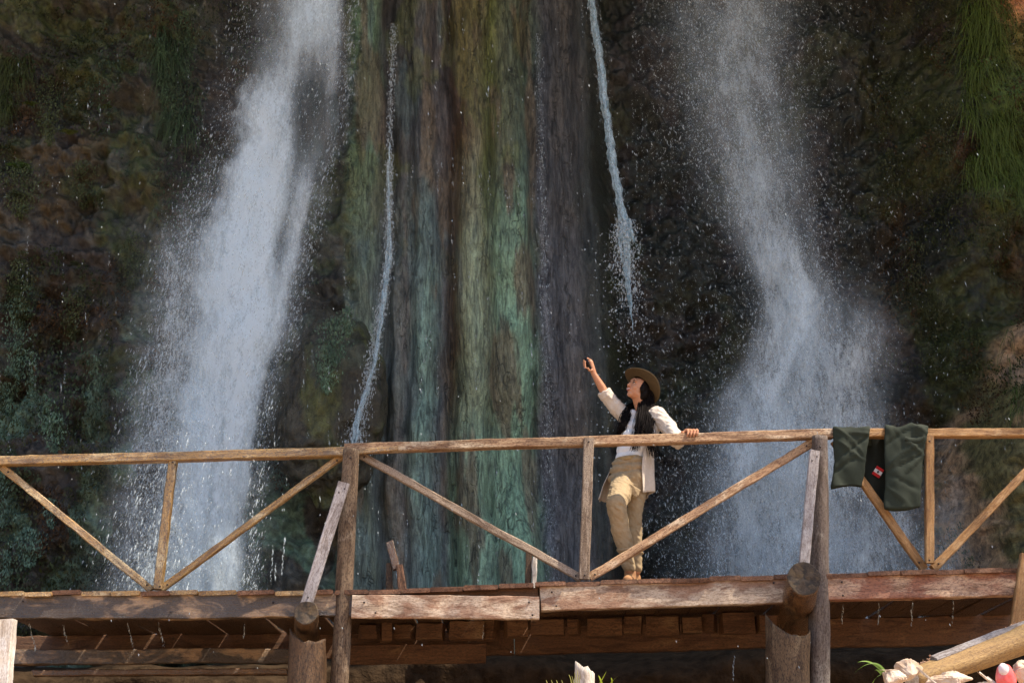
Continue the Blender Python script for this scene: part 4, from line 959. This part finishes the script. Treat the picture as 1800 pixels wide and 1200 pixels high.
def crown(name, r0, r1, h0, h1, mat, pinch=.0, top=True):
    bm = bmesh.new(); rows = []
    for i in range(7):
        t = i/6; k = r0+(r1-r0)*t; row = []
        for j in range(40):
            a = 2*math.pi*j/40; x = math.cos(a)*.088*k*(1-pinch*t*max(0, math.sin(a))); y = math.sin(a)*.106*k
            row.append(bm.verts.new(HT @ Vector((x, y, h0+(h1-h0)*t + (.012*t*math.cos(2*a) if top else 0)))))
        rows.append(row)
    if top:
        for t in (.7, .35, .05):
            row = []
            for j in range(40):
                a = 2*math.pi*j/40; k = r1*t; row.append(bm.verts.new(HT @ Vector((math.cos(a)*.088*k*(1-pinch*max(0, math.sin(a))), math.sin(a)*.106*k, h1+.010-.030*(1-t)))))
            rows.append(row)
        bm.faces.new(rows[-1])
    for i in range(len(rows)-1):
        for j in range(40): bm.faces.new((rows[i][j], rows[i][(j+1) % 40], rows[i+1][(j+1) % 40], rows[i+1][j]))
    me = bpy.data.meshes.new(name); bmesh.ops.recalc_face_normals(bm, faces=bm.faces); bm.to_mesh(me); bm.free(); link(name, me, M[mat], hat)
crown('crown', 1.0, .86, 0, .105, 'hat', .25); crown('hat_band', 1.02, 1.0, .004, .026, 'hat_band', top=False)
# phone
bm = bmesh.new(); bmesh.ops.create_cube(bm, size=1, matrix=Matrix.Diagonal((.072, .009, .145, 1))); bmesh.ops.bevel(bm, geom=bm.edges[:], offset=.004, segments=3, affect='EDGES')
me = bpy.data.meshes.new('phone'); bm.to_mesh(me); bm.free()
pm = Matrix.Translation(pc) @ Matrix.Rotation(R(-62), 4, 'Z') @ Matrix.Rotation(R(-8), 4, 'Y') @ Matrix.Rotation(R(20), 4, 'X')
ph = link('phone', me, M['black'], None, pm @ Matrix.Scale(.82, 4)); tag(ph, 'small black phone held up in the raised hand of the woman', 'phone')
# clothes
bm = bmesh.new()
for c, wdt, r in zip([pa(1125, 754, 10.42), pa(1122, 768, 10.42), pa(1114, 790, 10.42), pa(1110, 803, 10.42)], (.138, .136, .115, .104), (.112, .112, .093, .084)):
    for s in (-1, -.5, 0, .5, 1): ellipsoid(bm, Matrix.Translation(c), axis*s*(wdt-r*.6), (r, r, r*.8))
for q in (-1, 1): capsules(bm, [tor[1]+axis*q*.07, tor[0]+axis*q*.070+Vector((-.01, -.03, .02))], [.085, .050])
for q in (-1, 1): ellipsoid(bm, Matrix.Translation(pa(1123, 768, 10.42)+axis*q*.06+Vector((-.035, -.085, -.0))), (0, 0, 0), (.052, .050, .052))
fuse('tank_top', bm, .006, M['white_cloth'], pr, 4, .006, (14, 14, 9), 3)
bm = bmesh.new()
for c, wdt, r in zip([pa(1107, 813, 10.42), pa(1106, 826, 10.42), pa(1107, 840, 10.42)], (.118, .13, .145), (.098, .108, .115)):
    for s in (-1, -.5, 0, .5, 1): ellipsoid(bm, Matrix.Translation(c), axis*s*(wdt-r*.6), (r, r, r*.55))
mF = hipR*.5+kneeF*.5; mB = hipL*.5+kneeB*.5
cF = kneeF*.32+ankF*.68; cB = kneeB*.32+ankB*.68
capsules(bm, [hipR, mF, kneeF, kneeF*.6+ankF*.4+Vector((-.005, 0, 0)), cF], [.108, .098, .084, .074, .064])
capsules(bm, [hipL, mB, kneeB, kneeB*.6+ankB*.4, cB], [.100, .080, .060, .056, .052])
capsules(bm, [cF, ankF+Vector((0, 0, .03))], [.054, .056]); capsules(bm, [cB, ankB+Vector((0, 0, .03))], [.048, .052])
fuse('trousers', bm, .006, M['khaki'], pr, 5, .010, (13, 9, 17), 7)
def torus_ring(bm, c, ax, R_, r_, seg=22):
    q = ax.to_track_quat('Z', 'Y').to_matrix().to_4x4(); pts = [c + q.to_3x3() @ Vector((math.cos(2*math.pi*i/seg)*R_, math.sin(2*math.pi*i/seg)*R_, .004*math.sin(i*1.7))) for i in range(seg+1)]
    capsules(bm, pts, [r_]*(seg+1), 8)
bm = bmesh.new(); torus_ring(bm, cF, (ankF-kneeF).normalized(), .062, .010); fuse('trouser_cuff', bm, .005, M['khaki'], pr, 2)
bm = bmesh.new(); torus_ring(bm, cB, (ankB-kneeB).normalized(), .054, .010); fuse('trouser_cuff', bm, .005, M['khaki'], pr, 2)
bm = bmesh.new(); q_ = hipR*.62+kneeF*.38; 
bmesh.ops.create_cube(bm, size=1, matrix=Matrix.Translation(pa(1113, 862, 10.235)) @ Matrix.Rotation(R(28), 4, 'Y') @ Matrix.Rotation(R(24), 4, 'Z') @ Matrix.Diagonal((.115, .012, .075, 1)))
fuse('cargo_pocket', bm, .006, M['khaki'], pr, 3, .008, (14, 14, 14), 9)
bm = bmesh.new(); torus_ring(bm, pa(1107.5, 808.5, 10.42), Vector((.05, .1, 1)), .001, .001)
bm.clear()
pts = [pa(1107, 809, 10.42)+axis*math.cos(a)*.125+Vector((.40, .89, 0))*math.sin(a)*.103 for a in [2*math.pi*i/28 for i in range(29)]]
for dz in (-.012, 0, .012): capsules(bm, [p+Vector((0, 0, dz)) for p in pts], [.009]*29, 6)
fuse('waistband', bm, .006, M['belt'], pr, 2)
def boot(ank, d, z0):
    d = d.normalized(); s = d.cross(Vector((0, 0, 1))); m = Matrix((s, d, Vector((0, 0, 1)))).transposed().to_4x4(); m.translation = Vector((ank.x, ank.y, z0))
    bm = bmesh.new(); P_ = lambda x, y, z: m @ Vector((x, y, z))
    capsules(bm, [P_(0, -.03, .125), P_(0, -.03, .06)], [.047, .048]); capsules(bm, [P_(0, -.045, .045), P_(0, .04, .05), P_(0, .12, .042)], [.042, .046, .040])
    o = fuse('boot', bm, .006, M['boot'], pr, 4, .003)
    bm = bmesh.new(); 
    for y, r in ((-.05, .044), (0, .040), (.05, .045), (.11, .045), (.13, .038)): ellipsoid(bm, m, (0, y, .014), (r, r, .016))
    fuse('sole', bm, .006, M['sole'], o, 1)
    bm = bmesh.new()
    for k in range(4): capsules(bm, [P_(-.022, .03+k*.016, .098-k*.010), P_(.022, .036+k*.016, .098-k*.010)], [.004, .004], 6)
    me = bpy.data.meshes.new('laces'); bm.to_mesh(me); bm.free(); link('laces', me, M['belt'], o)
zd = at(1105, 1015, 9.86).z
boot(ankF, Vector((-.25, -1, 0)), zd+.002); boot(ankB, Vector((.45, -.9, 0)), zd+.002)
# open shirt
rows_ = [  # px x, y, half width, half depth, opening left, opening right (deg)
 (1129, 718, .085, .070, 55, 50), (1129, 723, .130, .085, 62, 54), (1128, 732, .165, .105, 66, 55), (1126, 750, .165, .125, 68, 50), (1122, 775, .158, .135, 70, 46),
 (1116, 800, .160, .142, 72, 44), (1108, 825, .195, .150, 66, 46), (1103, 848, .220, .160, 60, 50), (1099, 870, .240, .165, 58, 54)]
fr = Vector((-.42, -.88, 0)).normalized(); rt = Vector((.88, -.42, 0)).normalized()
a_ = np.array(rows_, float); NR = 46; NA = 84; V = []
for i in range(NR):
    t = i/(NR-1)*(len(rows_)-1); r = [np.interp(t, range(len(rows_)), a_[:, k]) for k in range(6)]
    c = pa(r[0], r[1], 10.43); tt = i/(NR-1)
    for j in range(NA):
        u = j/(NA-1); th = R(r[5]) + u*(2*math.pi-R(r[4])-R(r[5]))
        fold = 1 + .05*tt*math.sin(th*7+2*tt) + .10*tt*mnoise.noise(Vector((th*1.6, tt*2.5, 5))) + .035*mnoise.noise(Vector((th*5, tt*6, 9)))
        p = c + rt*math.sin(th)*r[2]*fold + fr*math.cos(th)*r[3]*fold
        p.z -= .02*tt*(1+math.sin(th*2+1)) + (.02*tt if u > .85 else 0)
        V.append(p)
me = mesh_fast(np.array([v[:] for v in V]), grid_faces(NA, NR), 4)
bmS = bmesh.new(); bmS.from_mesh(me)
o = link('shirt', me, M['cream'], pr); sd = o.modifiers.new('s', 'SOLIDIFY'); sd.thickness = .005; sd.offset = 0
def sleeve(pts, radii, name='sleeve'):
    bm = bmesh.new(); capsules(bm, pts, radii, 20); return fuse(name, bm, .006, M['cream'], pr, 5, .013, (13, 13, 20), 11)
eR = elbR + (wrR-elbR)*.02
sleeve([sR+Vector((.02, 0, -.01)), sR*.5+elbR*.5+Vector((0, 0, -.012)), eR], [.078, .070, .060])
eL = elbL*.75+wrL*.25
sleeve([sL+Vector((-.02, 0, -.01)), sL*.5+elbL*.5, elbL, eL], [.078, .068, .060, .054])
bm = bmesh.new(); dR = (wrR-elbR).normalized()
for q in (0, .022, .042): torus_ring(bm, eR+dR*q, dR, .052, .013)
fuse('rolled_cuff', bm, .005, M['cream'], pr, 3, .004)
bm = bmesh.new(); dL = (wrL-elbL).normalized()
for q in (0, .02, .036): torus_ring(bm, eL+dL*q, dL, .046, .012)
fuse('rolled_cuff', bm, .005, M['cream'], pr, 3, .004)
bm = bmesh.new()
for s_, tip in ((-1, pa(1100, 737, 10.33)), (1, pa(1146, 736, 10.26))):
    capsules(bm, [neck+Vector((s_*.045, .03, .01)), neck+Vector((s_*.068, -.01, .0)), neck*.5+tip*.5+Vector((s_*.03, 0, .02))], [.011, .012, .006], 8)
fuse('collar', bm, .005, M['cream'], pr, 3)
# hair
G = [  # guide strands: (px, py, Y) ..., count, spread px, radius
 ([(1134, 678, 10.42), (1139, 698, 10.42), (1140, 718, 10.34), (1137, 745, 10.26), (1142, 772, 10.24), (1148, 803, 10.25)], 95, 4.0, .0030),
 ([(1136, 676, 10.46), (1144, 700, 10.46), (1145, 716, 10.38), (1143, 740, 10.28), (1143, 765, 10.25), (1149, 792, 10.25)], 70, 2.8, .0030),
 ([(1130, 690, 10.40), (1129, 712, 10.34), (1126, 735, 10.25), (1121, 762, 10.23), (1116, 792, 10.24)], 95, 4.2, .0030),
 ([(1128, 700, 10.46), (1112, 714, 10.46), (1099, 731, 10.40), (1094, 750, 10.37), (1087, 768, 10.38), (1083, 782, 10.40)], 80, 3.0, .0030),
 ([(1126, 705, 10.44), (1108, 712, 10.45), (1102, 726, 10.38), (1098, 742, 10.35), (1092, 758, 10.35)], 70, 3.4, .0030),
 ([(1133, 668, 10.38), (1137, 684, 10.37), (1141, 700, 10.38), (1143, 720, 10.34)], 100, 3.4, .0036)]
V = []; Fc = []
for gi, (pts, cnt, spr, rad) in enumerate(G):
    gp = [pa(*p) for p in pts]
    for s in range(cnt):
        sg = 22; o1, o2 = random.gauss(0, 1), random.gauss(0, 1); L_ = random.uniform(.82, 1.06); phs = random.uniform(0, 6.28); C_ = []
        for k in range(sg+1):
            t = min(.999, k/sg)*L_*(len(gp)-1); i = min(int(t), len(gp)-2); f = t-i
            p0, p1, p2, p3 = gp[max(i-1, 0)], gp[i], gp[i+1], gp[min(i+2, len(gp)-1)]
            p = .5*((2*p1)+(p2-p0)*f+(2*p0-5*p1+4*p2-p3)*f*f+(3*p1-p0-3*p2+p3)*f**3)
            u = k/sg; sp = spr*PX*(.55+.45*math.sin(min(1, u*1.3)*math.pi*.75)+.25*u)
            p = p + Vector((o1*sp + .010*u*math.sin(u*11+phs), o2*sp*.55 + .006*u*math.cos(u*9+phs), 0)); C_.append(p)
        b = len(V); n5 = 5
        for k, p in enumerate(C_):
            r = rad*(1-.75*(k/sg)**3)*(1 if k else .6)
            for j in range(n5):
                a = 2*math.pi*j/n5; V.append((p.x+r*math.cos(a), p.y+r*math.sin(a), p.z))
        for k in range(sg):
            for j in range(n5): Fc.append((b+k*n5+j, b+k*n5+(j+1) % n5, b+(k+1)*n5+(j+1) % n5, b+(k+1)*n5+j))
hm = mesh_fast(np.array(V), np.array(Fc), 4)
bm = bmesh.new(); ellipsoid(bm, HM, (0, -.030, .030), (.083, .088, .088)); ellipsoid(bm, HM, (0, -.052, -.02), (.084, .055, .085)); ellipsoid(bm, HM, (-.070, -.012, .005), (.016, .030, .045)); ellipsoid(bm, HM, (.070, -.012, .005), (.016, .030, .045)); 
m2 = bpy.data.meshes.new('c'); bm.to_mesh(m2); bm.free()
bm = bmesh.new(); bm.from_mesh(hm); bm.from_mesh(m2); bm.to_mesh(hm); bm.free()
link('hair', hm, M['hair'], pr)

# ------------------------------------------------------------------ trousers hung over the handrail
gm = empty('hanging_trousers', at(1545, 765, 10), 'dark green wet trousers hanging over the handrail with a small red and white flag patch', 'trousers')
ztop = at(1545, 753.5, 10).z
CR = {1.0: [(-.2, .10, 1.2, -.014, .012), (.3, .14, -1.0, .012, .016), (.1, .20, .8, -.012, .010), (-.4, .33, -.6, .010, .02), (.5, .06, .5, -.012, .010)],
      5.0: [(-.3, .09, -1.0, .012, .014), (.2, .13, 1.4, -.014, .010), (-.2, .26, -1.3, -.014, .012), (.1, .30, -1.0, .012, .014), (.4, .34, -1.2, -.010, .010), (.0, .47, .5, .008, .02), (-.5, .55, 1.5, -.010, .012), (.6, .05, 1.0, -.012, .010)]}
def cloth_leg(name, xl, xr, ys, mat, seed, thick=.032, back=.16, fold=.011, hem=True):
    """xl, xr: pixel edges at the rows ys (below the rail); a flattened tube laid over the rail"""
    n = 54; m = 56; zs = [at(1545, y, 9.93).z for y in ys]; Lf = ztop-zs[-1]; V = []
    for i in range(n):
        s = -back + (Lf+back)*i/(n-1)
        rad = .062
        if s < -rad: Yc, zc, nx, nz = 10.0+rad, ztop+s+rad*.6, 1, 0
        elif s < rad: a = s/rad*math.pi/2; Yc, zc = 10.0-rad*math.sin(a), ztop-rad*.4+rad*.5*math.cos(a); nx, nz = -math.sin(a), math.cos(a)
        else: Yc, zc = 10.0-rad, ztop-s+rad*.6; nx, nz = -1, 0
        zz = min(zc, ztop); t = (ztop-zz)/max(Lf, .01) if s > 0 else 0
        y = np.interp(zz, zs[::-1], ys[::-1]) if s > 0 else ys[0]
        a, b = np.interp(y, ys, xl), np.interp(y, ys, xr); P0 = at(a, y, Yc); P1 = at(b, y, Yc); cx = (P0.x+P1.x)/2; hw = (P1.x-P0.x)/2
        for j in range(m):
            th = 2*math.pi*j/m; c, d = math.cos(th), math.sin(th); x = cx + hw*(abs(c)**.75)*(1 if c > 0 else -1)
            x += .012*mnoise.noise(Vector((seed, zz*7, c*1.5))) + .004*mnoise.noise(Vector((seed+3, zz*22, c*3)))
            w_ = .024*mnoise.noise(Vector((x*9+zz*2, zz*3.5, seed))) + .005*mnoise.noise(Vector((x*16+zz*8, zz*11, seed+4)))
            dz_ = ztop-zz
            for (cx_, cz_, sl_, am_, wd_) in CR[seed]:
                dd = (dz_-cz_) - sl_*(x-cx-cx_*hw)/hw*.1 - .02*math.sin((x-cx)/hw*2+cx_*5)
                w_ += 1.5*am_*math.exp(-(dd/wd_)**2)*math.exp(-((x-cx-cx_*hw)/(hw*.9))**2)
            off = thick*(.35+.75*t)*abs(d)**.7*(1 if d > 0 else -1)
            off = off + w_*(1 if d < 0 else .3) if d < 0 else off*.7
            k = -off
            k = max(k, -.02-.06*sstep(.05, .4, t)) if s > 0 else max(k, -.02)
            V.append((x, Yc + nx*k, zz + nz*k + (.012*math.sin(c*2.2+seed) if i == n-1 else 0)))
    Fc = [(i*m+j, i*m+(j+1) % m, (i+1)*m+(j+1) % m, (i+1)*m+j) for i in range(n-1) for j in range(m)]
    me = mesh_np(V, Fc); o = link(name, me, M[mat], gm); sd = o.modifiers.new('s', 'SOLIDIFY'); sd.thickness = .003; return o
cloth_leg('trouser_leg', [1464, 1464, 1466, 1463, 1460], [1529, 1527, 1520, 1517, 1511], [754, 775, 805, 835, 862], 'green_cloth', 1.0)
cloth_leg('trouser_leg', [1557, 1556, 1555, 1556, 1556], [1632, 1628, 1621, 1618, 1615], [752, 780, 815, 860, 903], 'green_cloth', 5.0, fold=.012)
# the seat hangs behind the rail between the legs
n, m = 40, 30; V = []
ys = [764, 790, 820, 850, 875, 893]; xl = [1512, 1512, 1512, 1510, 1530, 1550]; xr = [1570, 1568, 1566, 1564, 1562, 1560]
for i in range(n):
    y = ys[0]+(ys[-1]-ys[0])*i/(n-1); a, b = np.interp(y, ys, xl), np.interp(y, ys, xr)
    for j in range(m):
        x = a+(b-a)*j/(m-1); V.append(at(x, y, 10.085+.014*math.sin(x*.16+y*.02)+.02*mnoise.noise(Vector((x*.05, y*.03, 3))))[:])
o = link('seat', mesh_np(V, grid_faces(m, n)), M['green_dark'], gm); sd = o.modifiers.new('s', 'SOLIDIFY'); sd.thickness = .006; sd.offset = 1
bmr = [at(x_, y_, 9.93) for x_, y_ in ((1588, 770), (1596, 775), (1606, 776), (1617, 773), (1627, 766))]
V = []; 
for i_, p_ in enumerate(bmr):
    for j in range(12):
        a = 2*math.pi*j/12; r_ = .030*(1+.2*math.sin(i_*2.1+j)); V.append((p_.x, p_.y+r_*.8*math.cos(a), p_.z+r_*math.sin(a)))
Fc = [(i_*12+j, i_*12+(j+1) % 12, (i_+1)*12+(j+1) % 12, (i_+1)*12+j) for i_ in range(4) for j in range(12)] + [tuple(range(12))[::-1], tuple(range(48, 60))]
o = link('rolled_waistband', mesh_np(V, Fc), M['green_cloth'], gm); sd = o.modifiers.new('s', 'SUBSURF'); sd.levels = sd.render_levels = 2
def quad(name, pts, Y, mat, parent, th=.002):
    V = [at(*p, Y) for p in pts] + [at(*p, Y)+Vector((0, th, 0)) for p in pts]; k = len(pts)
    Fc = [tuple(range(k)), tuple(range(2*k-1, k-1, -1))] + [(i, i+k, (i+1) % k+k, (i+1) % k) for i in range(k)]
    o = link(name, mesh_np([v[:] for v in V], Fc), M[mat], parent, smooth=False); return o
ca, sa = math.cos(R(33)), math.sin(R(33))
rp = lambda u, v: (1543.5+u*ca-v*sa, 829+u*sa+v*ca)
YP = 10.045
fp = quad('flag_patch', [rp(-7.5, -8.5), rp(7.5, -8.5), rp(7.5, 8.5), rp(-7.5, 8.5)], YP, 'patch_red', gm)
quad('white_band', [rp(-7.5, -3.2), rp(7.5, -3.2), rp(7.5, 3.2), rp(-7.5, 3.2)], YP-.003, 'patch_white', fp)
quad('emblem', [rp(1.6*math.cos(a)*(1+.35*(k % 2)), 1.9*math.sin(a)*(1+.35*(k % 2))) for k, a in enumerate([math.pi*2*i/10 for i in range(10)])], YP-.006, 'black', fp)

# ------------------------------------------------------------------ tree on the right rim, out of the picture, whose leaves dapple the bridge
tr = empty('tree', (10.5, 6.2, 0), 'leafy tree leaning over the gorge from the right side', 'tree')
logm('trunk', Vector((10.5, 6.2, -.5)), Vector((8.2, 6.5, 11.4)), .30, .14, M['log_brown'], tr, seg=16)
for (a, b, r) in (((8.4, 6.5, 10.4), (4.0, 6.6, 12.6), .09), ((8.3, 6.5, 11.0), (6.2, 7.4, 13.6), .07), ((8.2, 6.5, 11.3), (10.4, 6.0, 13.6), .07), ((6.2, 6.5, 11.5), (1.8, 6.3, 12.4), .05)):
    logm('limb', Vector(a), Vector(b), r, .02, M['log_brown'], tr, seg=8)
C = []
for k in range(60):
    x = random.uniform(1.2, 11.2); c = Vector((x, 6.6+random.gauss(0, .75), 12.6+random.gauss(0, .55))); s = random.uniform(.25, .6)
    for q in range(int(70*s/.45)): C.append((c+Vector((random.gauss(0, s*.5), random.gauss(0, s*.5), random.gauss(0, s*.35))))[:])
C = np.array(C); tn = np.array((.06, .10, .025))*RNG.uniform(.6, 1.4, (len(C), 1))
link('crown', leaves_mesh(C, RNG.uniform(.06, .12, len(C)), tn, droop=.1, elong=1.8), M['leaf'], tr)
